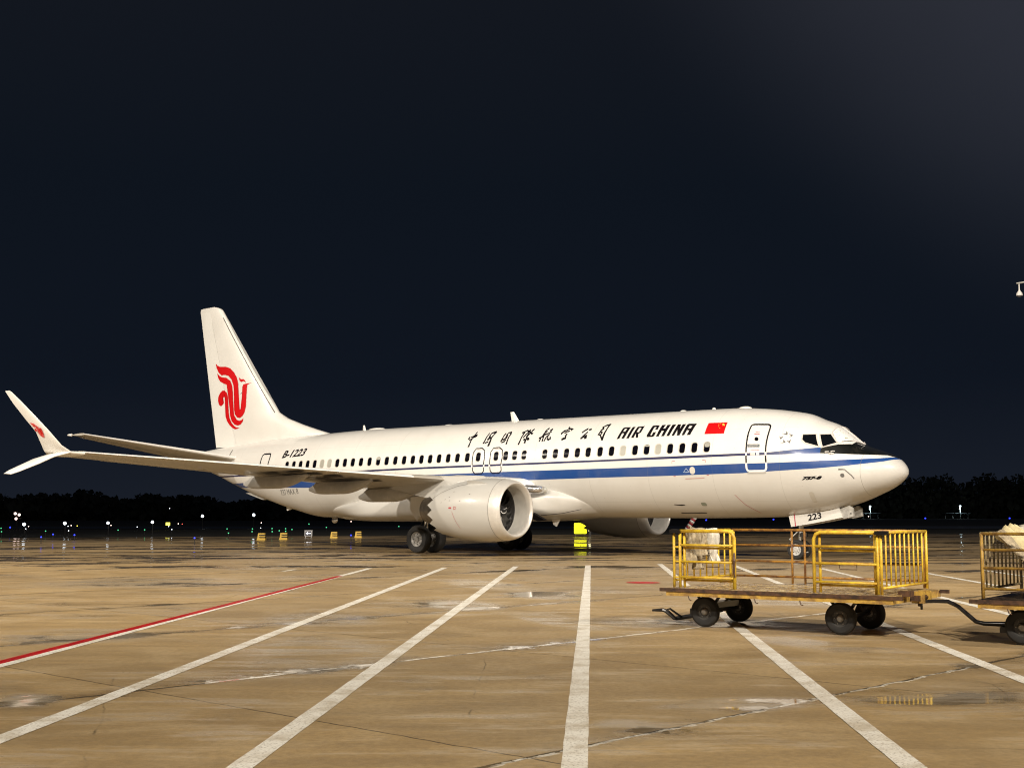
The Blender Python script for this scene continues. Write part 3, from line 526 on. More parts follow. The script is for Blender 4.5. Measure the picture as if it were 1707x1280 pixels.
# conforming decals --------------------------------------------------
def cut_poly(poly, gz=0.07, gx=0.0):
    bm = bmesh.new(); vs = [bm.verts.new((x, 0, z)) for x, z in poly]
    try: fc = bm.faces.new(vs)
    except ValueError: bm.free(); return [], []
    bmesh.ops.triangulate(bm, faces=[fc])
    z0 = min(p[1] for p in poly); z1 = max(p[1] for p in poly); x0 = min(p[0] for p in poly); x1 = max(p[0] for p in poly)
    z = math.ceil(z0 / gz) * gz
    while gz and z < z1:
        bmesh.ops.bisect_plane(bm, geom=bm.verts[:] + bm.edges[:] + bm.faces[:], plane_co=(0, 0, z), plane_no=(0, 0, 1)); z += gz
    if gx:
        x = math.ceil(x0 / gx) * gx
        while x < x1:
            bmesh.ops.bisect_plane(bm, geom=bm.verts[:] + bm.edges[:] + bm.faces[:], plane_co=(x, 0, 0), plane_no=(1, 0, 0)); x += gx
    bm.verts.index_update(); V = [(q.co.x, q.co.z) for q in bm.verts]; F = [tuple(q.index for q in fc.verts) for fc in bm.faces]; bm.free(); return V, F
def decal(mb, poly, off=0.005, fn=body, gz=0.07, gx=0.0, mi=0):
    V, F = cut_poly(poly, gz, gx); mb.add([fn(x, z, off) for x, z in V], F, mi)
def ribbon(mb, pts, off=0.005, fn=body, step=0.07, w=None, mi=0):
    """brush stroke: (x, z, width) list"""
    P = []
    for i in range(len(pts) - 1):
        a, b_ = pts[i], pts[i + 1]; d = math.hypot(b_[0] - a[0], b_[1] - a[1]); k = max(1, int(d / step))
        for j in range(k): P.append(tuple(a[c] + (b_[c] - a[c]) * j / k for c in range(3)))
    P.append(tuple(pts[-1])); vs = []; n = len(P); closed = math.hypot(pts[0][0] - pts[-1][0], pts[0][1] - pts[-1][1]) < 1e-4
    for i, p in enumerate(P):
        a = P[i - 1] if i > 0 else (P[n - 2] if closed else p); b_ = P[i + 1] if i < n - 1 else (P[1] if closed else p)
        t = Vector((b_[0] - a[0], b_[1] - a[1])); t = t.normalized() if t.length > 1e-9 else Vector((1, 0)); nr = Vector((-t.y, t.x)); h = (w or p[2]) / 2
        e = 0
        if not closed and i == 0: e = -h * 0.6
        if not closed and i == n - 1: e = h * 0.6
        vs += [fn(p[0] + nr.x * h + t.x * e, p[1] + nr.y * h + t.y * e, off), fn(p[0] - nr.x * h + t.x * e, p[1] - nr.y * h + t.y * e, off)]
    mb.add(vs, [(2 * i, 2 * i + 1, 2 * i + 3, 2 * i + 2) for i in range(n - 1)], mi)

for g in CALLIGRAPHY:
    mb = MB()
    for k, s in enumerate(g): ribbon(mb, [(x, z, max(.06, w_ * 2.1)) for x, z, w_ in s], 0.005 + 0.0008 * k)
    mb.build('calligraphy_character', ink, plane)
letters = [4, 1, 5, 5, 4, 1, 3, 4]; i = 0
groups = [ROMAN[0:4], ROMAN[4:5], ROMAN[5:10], ROMAN[10:15], ROMAN[15:18], ROMAN[18:19], ROMAN[19:22], ROMAN[22:26]]
for g in groups:
    mb = MB()
    for k, p in enumerate(g): decal(mb, p, 0.005 + 0.0008 * k)
    mb.build('title_letter', ink, plane)
mb = MB(); decal(mb, FLAG, 0.005, gx=0.2)
for k, p in enumerate(FLAGSTARS): decal(mb, p, 0.0065, mi=1)
mb.build('national_flag', [red_p, yel_s], plane)
mb = MB()
for p in ALLIANCE: decal(mb, p, 0.005, gx=0.1)
mb.build('star_emblem', grey_ink, plane)

def text_decal(s, p0, p1, height, matl, name, parent, fn=body, shear=0.25, off=0.005, lean=None, bold=0.0, gx=0.0, width=1.0):
    """text whose baseline runs from p0 to p1 in (x, z)"""
    cu = bpy.data.curves.new('t', 'FONT'); cu.body = s; cu.size = 1; cu.shear = shear; cu.offset = bold; cu.resolution_u = 3
    ob = bpy.data.objects.new('t', cu); COL.objects.link(ob); bpy.context.view_layer.update()
    me = bpy.data.meshes.new_from_object(ob); bpy.data.objects.remove(ob)
    xs_ = [v.co.x for v in me.vertices]; ys_ = [v.co.y for v in me.vertices]; x0, x1 = min(xs_), max(xs_); y0, y1 = min(ys_), max(ys_)
    a = Vector(p0); b_ = Vector(p1); d = b_ - a; up = Vector((-d.y, d.x)).normalized() if lean is None else Vector(lean)
    if up.y < 0: up = -up
    bm = bmesh.new(); bm.from_mesh(me)
    for q in bm.verts:
        tx = (q.co.x - x0) / (x1 - x0); ty = (q.co.y - y0) / (y1 - y0); P = a + d * tx + up * (ty * height); q.co = (P.x, 0, P.y)
    zz = [q.co.z for q in bm.verts]; z = min(zz)
    while z < max(zz):
        bmesh.ops.bisect_plane(bm, geom=bm.verts[:] + bm.edges[:] + bm.faces[:], plane_co=(0, 0, z), plane_no=(0, 0, 1)); z += 0.07
    for q in bm.verts: q.co = fn(q.co.x, q.co.z, off)
    bm.to_mesh(me); bm.free(); me.materials.clear(); me.materials.append(matl)
    o = bpy.data.objects.new(name, me); COL.objects.link(o); o.parent = parent; return o
text_decal('B-1223', (29.636, 4.16), (27.95, 4.235), 0.36, ink, 'registration_lettering', plane, bold=0.03)
text_decal('737-8', (3.166, 2.715), (2.46, 2.735), 0.115, ink, 'type_lettering', plane, bold=0.07, shear=0.5)
text_decal('737 MAX 8', (29.80, 2.44), (28.33, 2.50), 0.25, grey_ink, 'type_lettering', plane, shear=0.1)

# passenger windows
def rrect(cx, cz, w, h, r, n=4, lean=0.0):
    P = []
    for sx, sz, a0 in ((1, 1, 0), (-1, 1, 90), (-1, -1, 180), (1, -1, 270)):
        for k in range(n + 1):
            a = R(a0 + 90 * k / n); P.append((cx + sx * (w / 2 - r) + r * math.cos(a), cz + sz * (h / 2 - r) + r * math.sin(a)))
    return P
def wz(X): return 3.935 - 0.0053 * (X - 6.7)
closed = {4, 7}; 
for i, X in enumerate(WINDOWS):
    mb = MB(); z = wz(X)
    decal(mb, rrect(X + .012, z, .285, .405, .11), 0.004, mi=0)
    decal(mb, rrect(X - .004, z, .230, .350, .09), 0.0055, mi=1)
    st_ = 0
    if i in closed or i in (36, 37): st_ = 1
    ms = [frame_m, shade_m if st_ else glass_d, shade_m]
    if i in (0, 30): decal(mb, rrect(X - .008, z + (.08 if i == 0 else .11), .20, .155 if i == 0 else .10, .05), 0.007, mi=2)
    if i == 5: decal(mb, rrect(X - .008, z + .135, .17, .05, .02), 0.007, mi=2)
    w_ = mb.build('passenger_window', ms, plane)
    if st_: w_['label'] = 'cabin window with its shade pulled down'

# doors
def strokes(name, sets, parent, off=0.006):
    mb = MB(); ms = []
    for k, (lst, m_) in enumerate(sets):
        ms.append(m_)
        for s in lst: ribbon(mb, [(a, b_, max(w_ * 1.25, .042 if m_ is ink else .015)) for a, b_, w_ in s], off + 0.001 * k, mi=k)
    return mb.build(name, ms, parent)
d1 = strokes('service_door', [(DOOR1_BLACK, ink), (DOOR1_WHITE, white_s), (DOOR1_SILL, canoe_p)], plane)
for q in DOOR1_PLACARD: strokes('door_placard', [([q], red_s)], d1)
mb = MB(); decal(mb, DOOR1_PORT, 0.008); mb.build('door_window', glass_d, d1)
mb = MB(); decal(mb, DOOR1_HANDLE, 0.007); hx = [p[0] for p in DOOR1_HANDLE]; hz_ = [p[1] for p in DOOR1_HANDLE]
xa, xb, za, zb = min(hx), max(hx), min(hz_), max(hz_)
mb.add([body(x, z, o_) for x, z in ((xa + .05, za + .03), (xb - .05, za + .03), (xb - .05, zb - .03), (xa + .05, zb - .03)) for o_ in (0.0, 0.03)],
       [(1, 3, 5, 7), (0, 1, 3, 2), (2, 3, 5, 4), (4, 5, 7, 6), (6, 7, 1, 0)], 1)
mb.build('door_handle', [mat('handle_recess_grey', (0.10, 0.13, 0.15), 0.35, 0.4), bare], d1)
mb = MB(); decal(mb, DOOR1_STICKER[0], 0.008, mi=0); decal(mb, DOOR1_STICKER[1], 0.008, mi=1); mb.build('door_sticker', [mat('pale_pink_sticker', (0.70, 0.62, 0.58), 0.5), mat('pale_blue_sticker', (0.55, 0.60, 0.68), 0.5)], d1)
ad = strokes('aft_door', [(AFTDOOR, ink)], plane)
for ei, e_ in enumerate(EXITS):
    zt = [p for p in e_ if True]
    k_ = strokes('overwing_exit', [([e_], ink)], plane)
    xm = sum(p[0] for p in e_) / len(e_)
    mbx = MB(); ribbon(mbx, [(xm + .14, wz(xm) + .30, .02), (xm - .14, wz(xm) + .30, .02)], .006); mbx.build('exit_placard', mat('faint_red_placard', (.60, .38, .34), .5), k_)
    xsL = [p[0] for p in e_]
    for xx in (min(xsL), max(xsL)): mbw = MB(); decal(mbw, rrect(xx, 3.505, .075, .10, .01), 0.0085); mbw.build('outline_break', white_s, k_)

# cockpit glazing
def cockpit(poly, m_, nm, rim=0.035):
    mb = MB(); decal(mb, poly, 0.010, gz=0.05, gx=0.07, mi=0)
    P = [(x, z, rim) for x, z in poly]; ribbon(mb, P + [P[0]], 0.014, step=0.05, mi=1)
    return mb.build(nm, [m_, mat('cockpit_frame_paint', (0.62, 0.58, 0.54), 0.4)], plane)
cockpit(COCKPIT[0], glass_c, 'cockpit_window'); cockpit(COCKPIT[1], glass_c, 'cockpit_window')
sun = bpy.data.materials.new('silver_windscreen_sunshade'); sun.use_nodes = True
t = sun.node_tree; b_ = t.nodes['Principled BSDF']; b_.inputs['Roughness'].default_value = 0.28; b_.inputs['Metallic'].default_value = 0.0
b_.inputs['Coat Weight'].default_value = 1.0; b_.inputs['Coat Roughness'].default_value = 0.03
tcn = t.nodes.new('ShaderNodeTexCoord'); nz_ = t.nodes.new('ShaderNodeTexNoise'); nz_.inputs['Scale'].default_value = 9; nz_.inputs['Detail'].default_value = 6; nz_.inputs['Distortion'].default_value = 1.2
t.links.new(tcn.outputs['Object'], nz_.inputs[0]); rp = t.nodes.new('ShaderNodeValToRGB'); t.links.new(nz_.outputs['Fac'], rp.inputs[0])
rp.color_ramp.elements[0].position = .34; rp.color_ramp.elements[0].color = (.40, .38, .18, 1); rp.color_ramp.elements[1].position = .42; rp.color_ramp.elements[1].color = (.95, .95, .93, 1)
t.links.new(rp.outputs[0], b_.inputs['Base Color']); bpn = t.nodes.new('ShaderNodeBump'); bpn.inputs['Strength'].default_value = .5; t.links.new(nz_.outputs['Fac'], bpn.inputs['Height']); t.links.new(bpn.outputs[0], b_.inputs['Normal'])
# windscreen panes either side of the centre post: laid out by angle round the nose, base to top
def screen(side):
    mb = MB(); V = []; nx, nyy = 10, 8
    for j in range(nyy + 1):
        s = j / nyy
        for i in range(nx + 1):
            r = i / nx
            # centre edge follows the crown line, outer edge follows the side window post
            X0 = 1.56 + (2.36 - 1.56) * s; X1 = 2.05 + (2.36 - 2.05) * s
            X = X0 + (X1 - X0) * r ** 1.6
            w, a, b2 = sec(X); ang_out = math.asin(max(-1, min(1, ((3.93 + .41 * s) - (a + b2) / 2) / ((a - b2) / 2))))
            ang = math.pi / 2 - .045 / max(w, .1) - (math.pi / 2 - .045 / max(w, .1) - ang_out) * r
            n_ = Vector((-.5, math.cos(ang) / w, math.sin(ang) / ((a - b2) / 2))).normalized()
            p = Vector((X, w * math.cos(ang), (a + b2) / 2 + (a - b2) / 2 * math.sin(ang))) + n_ * .012
            V.append((p.x, p.y * side, p.z))
    F = [(j * (nx + 1) + i, j * (nx + 1) + i + 1, (j + 1) * (nx + 1) + i + 1, (j + 1) * (nx + 1) + i) for j in range(nyy) for i in range(nx)]
    mb.add(V, F, 0)
    ring = [j * (nx + 1) for j in range(nyy + 1)] + [nyy * (nx + 1) + i for i in range(1, nx + 1)] + [j * (nx + 1) + nx for j in range(nyy - 1, -1, -1)] + [i for i in range(nx - 1, 0, -1)]
    mb.tube([V[k] for k in ring + [ring[0]]], .014, 6, 1, False)
    return mb.build('windscreen', [sun if side > 0 else glass_c, mat('cockpit_frame_paint', (0.62, 0.58, 0.54), 0.4)], plane, True)
screen(1); screen(-1)
mb = MB()
for (x0, z0), (x1, z1) in (((1.98, 4.0), (1.78, 4.06)),): mb.tube([body(x0, z0, .03), body(x1, z1 - .05, .04)], .01, 6)
mb.tube([body(1.45, 3.78, .0), body(1.40, 3.80, .06), body(1.62, 3.88, .07)], .012, 6); mb.build('windscreen_wiper', bare, plane)
# probes and small fittings on the nose
mb = MB()
for X, z in ((2.35, 3.62), (2.18, 3.63)):
    a = body(X, z, 0); b2 = body(X, z, .10); mb.tube([a, b2, b2 + Vector((-.14, 0, .0))], [.018, .016, .012], 6)
mb.box(-.2, .2, -.01, .01, -.015, .015, 0, Matrix.Translation(body(2.27, 3.60, .01))); mb.build('pitot_probe', white_s, plane)
mb = MB(); ribbon(mb, [(1.90, 3.06, .05), (1.72, 3.05, .03), (1.52, 2.86, .03), (1.45, 2.75, .03)], .008); decal(mb, rrect(1.80, 2.86, .13, .13, .06), .008)
mb.build('static_port', grey_ink, plane)
mb = MB(); decal(mb, rrect(2.95, 2.15, .16, .34, .05), .006, gx=.1); mb.build('skin_stain', mat('dirt_smudge', (.52, .49, .43), .6), plane)
# belly and side marks
mb = MB(); decal(mb, rrect(7.25, 3.12, .22, .26, .10), .007); mb.build('service_port', mat('pale_port_cover', (.62, .60, .55), .35), plane)
mb = MB(); ribbon(mb, [(7.62, 3.06, .02), (7.5, 3.20, .02), (7.38, 3.06, .02), (7.62, 3.06, .02)], .007); mb.build('warning_triangle', mat('pale_blue_marking', (.45, .55, .68), .4), plane)
for q in ([(8.08, 3.38, .016), (8.08, 3.47, .016), (7.96, 3.47, .016)], [(6.82, 3.48, .016), (6.70, 3.48, .016), (6.70, 3.39, .016)], [(8.05, 2.93, .02), (7.97, 2.93, .02)], [(6.68, 2.95, .02), (6.6, 2.95, .02)]):
    mb = MB(); ribbon(mb, q, .007); mb.build('cargo_door_mark', red_s, plane)
mb = MB(); ribbon(mb, [(7.57, 2.83, .03), (6.80, 2.85, .03)], .006); mb.build('small_red_lettering', mat('blurred_red_print', (.50, .30, .27), .5), plane)
mb = MB(); decal(mb, rrect(7.15, 1.93, .22, .12, .05), .006); mb.build('drain_panel', mat('grey_green_panel', (.22, .24, .19), .5), plane)
mb = MB(); ribbon(mb, [(8.4, 1.92, .02), (8.1, 1.90, .045), (7.95, 1.91, .02)], .006); mb.build('vent_slot', ink, plane)
mb = MB(); ribbon(mb, [(8.35, 1.62, .03), (7.3, 1.62, .03)], .007); mb.build('vent_slot', ink, plane)
mb = MB(); ribbon(mb, [(5.75, 2.25, .015), (5.50, 1.90, .015), (5.15, 1.62, .015)], .006); mb.build('tow_limit_line', red_s, plane)
# roof antennas and fairings
def blade(X, h, c, lean, name='blade_antenna'):
    mb = MB(); w, a, b2 = sec(X); z0 = a - .03
    pr = [(0, 0), (.18, .028), (.5, .035), (1, 0)]; V = []
    for s, cc in ((0, c), (1, c * .45)):
        x0 = X + lean * s
        ring = [(x0 + q * cc, t_ * (1 - .5 * s), z0 + h * s) for q, t_ in pr] + [(x0 + q * cc, -t_ * (1 - .5 * s), z0 + h * s) for q, t_ in pr[-2:0:-1]]
        V += ring
    n = 6; mb.add(V, [(i, (i + 1) % n, n + (i + 1) % n, n + i) for i in range(n)] + [tuple(range(n, 2 * n))]); mb.build(name, white_p, plane)
blade(16.6, .42, .42, .30); blade(25.6, .26, .22, .10); blade(7.3, .10, .2, .05)
for X, L2, h in ((24.9, 1.1, .10), (20.5, .5, .05), (15.5, .3, .06), (8.7, .25, .07), (6.1, .55, .09)):
    mb = MB(); w, a, b2 = sec(X); mb.sphere((X, 0, a - .02), 1, 16, 0, (L2 / 2, .16, h)); mb.build('roof_fairing', white_p, plane, True)
# belly: beacon, drain masts, tail bits
for X, y, z, s in ((14.0, 1.0, 1.18, .30),):
    mb = MB(); mb.prism([(X - .28, z + .26), (X + .22, z + .30), (X + .10, z - .02), (X - .05, z - .10)], y - .02, y + .02); mb.build('drain_mast', white_p, plane)
mb = MB(); mb.sphere((27.6, 0, 1.30), .16, 12, 0, (1.3, .5, 1)); mb.build('tail_skid', bare, plane, True)
mb = MB(); mb.box(-.15, .15, -.03, .03, -.16, .03, 0, Matrix.Translation((30.8, 0, 1.92)) @ Matrix.Rotation(R(14), 4, 'Y')); mb.build('drain_mast', white_p, plane)
mb = MB(); mb.prism([(32.4, 2.32), (33.6, 2.66), (33.9, 2.60), (33.3, 2.44), (32.6, 2.26)], -.10, .10); mb.build('tail_bumper', grey_p, plane)

# ------------------------------------------------------------------ lifting surfaces
PRS = [0, .012, .04, .10, .20, .33, .48, .64, .80, .92, 1.0]
def thk(s): return 5 * (.2969 * math.sqrt(s) - .1260 * s - .3516 * s * s + .2843 * s ** 3 - .1036 * s ** 4)
def loft(stations, tc, camber=0.0, caps=True, s0=0.0, s1=1.0, lf=1.0):
    """stations: (LE, TE, unit normal). closed aerofoil from chord fraction s0 to s1"""
    S = [q for q in PRS if s0 < q < s1]; S = [s0] + S + [s1]; V = []; n = len(S)
    for k, (le, te, nr) in enumerate(stations):
        le, te, nr = Vector(le), Vector(te), Vector(nr); c = (te - le).length; T = tc[k] if isinstance(tc, (list, tuple)) else tc
        up = [le.lerp(te, s) + nr * c * (thk(s) * T + camber * 4 * s * (1 - s)) for s in S]
        lo = [le.lerp(te, s) + nr * c * (-thk(s) * T * lf + camber * 4 * s * (1 - s)) for s in S]
        V += up + lo[::-1]
    m = 2 * n; F = []
    for k in range(len(stations) - 1):
        for i in range(m): F.append((k * m + i, k * m + (i + 1) % m, (k + 1) * m + (i + 1) % m, (k + 1) * m + i))
    if caps: F += [tuple(range(m)), tuple(range((len(stations) - 1) * m, len(stations) * m))[::-1]]
    return V, F
def wing_le(y): return 14.5 + .555 * (y - 1.9) if y > 1.2 else 14.1
def wing_te(y): return 21.15 + .02 * (y - 1.9) if y < 5.8 else 21.23 + .288 * (y - 5.8)
def wing_z(y): return 2.66 + (y - 1.9) * .0695
YS = [.8, 1.9, 3.2, 4.4, 5.8, 7.5, 9.5, 11.5, 13.5, 15.2, 16.5]
def wst(y): 
    le, te = wing_le(y), wing_te(y); z = wing_z(y); c = te - le; dr = .043 * c if y > 5.8 else .043 * (wing_te(5.8) - wing_le(5.8)) + .02 * (5.8 - y)
    return ((le, y, z), (te, y, z - dr), (0, -.07, 1))
def flip(V, s): return [(x, y * s, z) for x, y, z in V]
lead_m = mat('lit_leading_edge_white', (0.88, 0.865, 0.83), 0.3, 0.0, noise=0.08, nscale=3)  # whitened so the leading edges carry the light from above in their colour
def shade_underside(o):  # down-facing faces take the darker grey: their shade is put into the colour
    for p_ in o.data.polygons:
        if p_.normal.z < -.55: p_.material_index = 1
    return o
for side in (1, -1):
    TC = [.15, .14, .125, .108, .092, .084, .080, .080, .082, .086, .090]
    LFS = .42
    V, F = loft([wst(y) for y in YS], TC, .0, s0=.07, lf=LFS)
    wing = link('wing', flip(V, side), F, wing_p, plane, True, autosmooth=40)
    # slats along the leading edge (gap at the engine)
    for ya, yb in ((1.7, 3.6), (6.1, 8.6), (8.63, 11.2), (11.23, 13.8), (13.83, 16.45)):
        ys = [ya + (yb - ya) * k / 3 for k in range(4)]; tcs = [float(np.interp(y, YS, TC)) for y in ys]
        V, F = loft([wst(y) for y in ys], [q * 1.02 for q in tcs], .0, s0=0, s1=.072, lf=LFS)
        shade_underside(link('slat', flip(V, side), F, [lead_m, wing_p], wing, True, autosmooth=50))
    V, F = loft([wst(y) for y in (3.6, 4.3, 5.2, 6.1)], [.122, .112, .098, .092], .0, s0=0, s1=.0701, lf=LFS); link('fixed_leading_edge', flip(V, side), F, wing_p, wing, True, autosmooth=50)
    # control surface gaps on the underside / trailing edge: flap and aileron panels
    for ya, yb, nm in ((2.2, 4.9, 'flap'), (5.7, 11.6, 'flap'), (11.75, 15.0, 'aileron')):
        st = []
        for y in (ya, (ya + yb) / 2, yb):
            le, te, nr = wst(y); le, te = Vector(le), Vector(te); d = (te - le); st.append((tuple(le + d * .74 + Vector((0, 0, -.012))), tuple(te + d * .010 + Vector((0, 0, -.012))), nr))
        V, F = loft(st, .075, 0.0); link(nm, flip(V, side), F, wing_p, wing, True, autosmooth=40)
    # flap track fairings
    for y, xf, xr, zt, zb, w in ((4.6, 17.9, 21.3, 2.58, 2.05, .30), (6.9, 18.3, 21.75, 2.86, 2.34, .27), (9.2, 19.3, 22.95, 3.04, 2.53, .24)):
        V = []; n = 14; m = 12
        for i in range(n + 1):
            s = i / n; X = xf + (xr - xf) * s
            zl = zb + .45 * (1 - min(1, s / .45)) ** 2 + .13 * max(0, (s - .78) / .22) ** 2
            zu = zt + .12 * (1 - s) if s < .86 else zt + .017 - (s - .86) / .14 * (zt - zl - .12)
            hw = w * (math.sin(math.pi * min(1, .06 + s * .9) ** .75)) ** .6 * .62 + .01
            for k in range(m):
                a = 2 * math.pi * k / m; V.append((X, y + hw * math.cos(a), (zl + zu) / 2 + (zu - zl) / 2 * math.copysign(abs(math.sin(a)) ** .7, math.sin(a))))
        F = [(i * m + k, i * m + (k + 1) % m, (i + 1) * m + (k + 1) % m, (i + 1) * m + k) for i in range(n) for k in range(m)] + [tuple(range(m)), tuple(range(n * m, n * m + m))]
        link('flap_track_fairing', flip(V, side), F, canoe_p, wing, True, autosmooth=50)
    # split winglet
    ST = [((22.60, 16.42, 3.665), (24.30, 16.42, 3.575)), ((22.98, 16.75, 3.70), (24.34, 16.8, 3.60)), ((23.12, 17.03, 3.92), (24.22, 17.02, 3.76)),
          ((23.46, 17.3, 4.4), (24.28, 17.33, 4.42)), ((23.84, 17.5, 4.81), (24.53, 17.57, 4.83)), ((24.46, 17.8, 5.44), (24.97, 17.83, 5.42)), ((24.90, 17.94, 5.80), (25.25, 17.96, 5.82)), ((24.99, 17.96, 5.84), (25.25, 17.96, 5.85))]
    SB = [((22.92, 16.80, 3.68), (24.10, 16.95, 3.64)), ((23.46, 17.08, 3.54), (24.60, 17.2, 3.485)), ((24.07, 17.3, 3.30), (25.0, 17.4, 3.30)), ((24.78, 17.6, 3.04), (25.40, 17.65, 3.09)), ((25.12, 17.7, 2.95), (25.58, 17.72, 2.98))]
    def nrm(S, i):
        a = Vector(S[min(i + 1, len(S) - 1)][0]) - Vector(S[max(i - 1, 0)][0]); c = Vector(S[i][1]) - Vector(S[i][0]); return c.cross(a).normalized()
    V, F = loft([(a, b2, nrm(ST, i)) for i, (a, b2) in enumerate(ST)], [.10, .10, .09, .085, .08, .08, .08, .05]); mb = MB(); mb.add(flip(V, side), F, 0)
    if side == 1:
        def wsurf(x, z, off=0):
            y = float(np.interp(z, [3.9, 4.4, 4.81, 5.44, 5.82], [17.03, 17.31, 17.53, 17.81, 17.95])); return Vector((x, y + .045 + off, z - .02))
        for e_ in WEMBLEM: decal(mb, e_, .012, wsurf, gz=.1, mi=1)
    mb.build('winglet', [white_p, red_p], wing, True, autosmooth=50)
    V, F = loft([(a, b2, nrm(SB, i)) for i, (a, b2) in enumerate(SB)], .085); link('lower_winglet', flip(V, side), F, white_p, wing, True, autosmooth=50)
    # engine ----------------------------------------------------------
    ey, ez, EX = 4.83 * side, 1.73, 12.90
    if side == 1:
        def lwr(x, y):   # underside of the wing at x, y
            y = min(max(y, 2), 16.4); le, te, nr = wst(y); s = min(.97, max(.05, (x - le[0]) / (te[0] - le[0]))); c = te[0] - le[0]
            return le[2] + (te[2] - le[2]) * s - c * thk(s) * float(np.interp(y, YS, TC)) * LFS - .012
        strk = {'A': [[(0, 0), (0, .8), (.15, 1), (.85, 1), (1, .8), (1, 0)], [(0, .45), (1, .45)]], 'I': [[(.5, 0), (.5, 1)]], 'R': [[(0, 0), (0, 1), (.9, 1), (.95, .55), (0, .5)], [(.5, .5), (.95, 0)]],
                'C': [[(1, .8), (1, 1), (0, 1), (0, 0), (1, 0), (1, .25)]], 'H': [[(0, 0), (0, 1)], [(1, 0), (1, 1)], [(0, .5), (1, .5)]], 'N': [[(0, 0), (0, 1)], [(0, 1), (1, 0)], [(1, 0), (1, 1)]]}
        y = 10.3; mb = MB()
        for ch in 'AIR CHINA':
            if ch == ' ': y -= .30; continue
            wd = .11 if ch == 'I' else .34
            for q in strk[ch]:
                def fn(a, c_, off=0, y=y, wd=wd): yy = y - a * wd - c_ * .22; x = wing_te(yy) - .42 - c_ * .75 * -1 - .78; return Vector((x, yy, lwr(x, yy) - off))
                def fn(a, c_, off=0, y=y, wd=wd):
                    yy = y - a * wd - c_ * .30; x = wing_te(yy) - 1.15 - c_ * 1.9; return Vector((x, yy, lwr(x, yy) - .02 - off))
                ribbon(mb, [(a, c_, .36) for a, c_ in q], .004, fn, .2)
            y -= wd + .13
        mb.build('underwing_lettering', ink, wing)
    nac = MB(); SG = 64
    outer = [(0.00, .980), (.012, 1.003), (.05, 1.035), (.13, 1.070), (.26, 1.105), (.44, 1.135)]
    nac.lathe([(.43, 1.133), (.75, 1.165), (1.15, 1.185), (1.6, 1.18), (2.1, 1.15), (2.6, 1.09), (3.05, 1.01), (3.32, .965)], 'x', (EX, ey, ez), SG)
    # chevrons
    V = []; F = []; base = len(nac.v); nch = 16
    for k in range(nch):
        for j, (da, ax, rr) in enumerate(((0, 3.32, .965), (.5, 3.60, .915), (1, 3.32, .965))):
            q = 2 * math.pi * (k + da) / nch; V.append((EX + ax, ey + rr * math.cos(q), ez + rr * math.sin(q)))
        F.append((3 * k, 3 * k + 1, 3 * k + 2))
    nac.add(V, F)
    V2 = [(x - .02, ey + (y_ - ey) * .975, ez + (z_ - ez) * .975) for x, y_, z_ in V]; nac.add(V2, F)
    nac.lathe([(3.31, .945), (3.0, .93), (2.6, .95), (2.0, .97)], 'x', (EX, ey, ez), SG)
    nac_o = nac.build('engine_nacelle', [grey_p], plane, True, autosmooth=35)
    lip = MB(); lip.lathe([(.20, .86), (.10, .885), (.03, .925), (.0, .955), (0, .980), (.012, 1.003), (.05, 1.035), (.13, 1.070), (.26, 1.105), (.44, 1.1345)], 'x', (EX, ey, ez), SG)
    lip.build('inlet_lip', mat('satin_lip_metal', (.74, .715, .665), .34, .35, noise=.1, nscale=3), nac_o, True)
    inn = MB(); inn.lathe([(.20, .86), (.4, .865), (.65, .885), (.80, .895)], 'x', (EX, ey, ez), SG); inn.build('inlet_duct', mat('inlet_duct_grey', (.70, .68, .63), .4, noise=.1, nscale=4), nac_o, True)
    mb = MB(); mb.lathe([(.79, .90), (.83, .86), (1.2, .88), (1.2, .0)], 'x', (EX, ey, ez), SG); mb.build('fan_case', oily, nac_o, True)
    fan = MB()
    for k in range(18):
        a0 = 2 * math.pi * k / 18; V = []
        for i in range(9):
            s = i / 8; r = .24 + .62 * s; tw = R(28 + 34 * s); ch = .15 + .16 * math.sin(math.pi * min(1, .2 + s * .75)); sw = .10 * math.sin(s * 2.4) - .12 * s * s
            for e_ in (-.5, .5):
                ax = e_ * ch * 2 * math.cos(tw) * .62; tg = e_ * ch * math.sin(tw) * 1.5 + sw * 1.2; a = a0 + tg / r
                V.append((EX + .95 + ax, ey + r * math.cos(a) * 1, ez + r * math.sin(a)))
        fan.add(V, [(2 * i, 2 * i + 1, 2 * i + 3, 2 * i + 2) for i in range(8)], 0)
    fan.lathe([(.45, 0.002), (.49, .055), (.61, .13), (.75, .19), (.93, .245), (1.18, .26)], 'x', (EX, ey, ez), 32, 1)
    for k in range(16):   # spiral mark on the spinner
        s = k / 16; 
    fan.build('fan', [mat('fan_blade_metal', (.10, .098, .095), .30, .8), mat('spinner_black', (.03, .03, .032), .25, .2)], nac_o, True)
    sp_ = MB(); P = [(EX + .49 + .14 * s, ey + (.055 + .085 * s + .012) * math.cos(5 * s + 1), ez + (.055 + .085 * s + .012) * math.sin(5 * s + 1)) for s in [k / 12 for k in range(13)]]
    sp_.tube(P, [.006 + .010 * (k / 12) for k in range(13)], 6); sp_.build('spinner_mark', white_s, nac_o)
    co = MB(); co.lathe([(2.9, .70), (3.5, .66), (4.0, .58), (4.4, .47), (4.42, .43), (4.0, .44)], 'x', (EX, ey, ez), 40); co.lathe([(4.0, .40), (4.4, .30), (4.65, .16), (4.8, .03)], 'x', (EX, ey, ez), 32, 1)
    co.build('exhaust_nozzle', [dullm, dullm], nac_o, True, autosmooth=40)
    # pylon
    py = MB(); prof = [(13.9, 1.15), (14.6, 1.32), (15.6, 1.36), (16.8, 1.30), (18.6, 1.05), (19.4, .92), (18.5, .72), (17.2, .52), (16.2, .60), (15.0, .9)]
    V = []; n = len(prof)
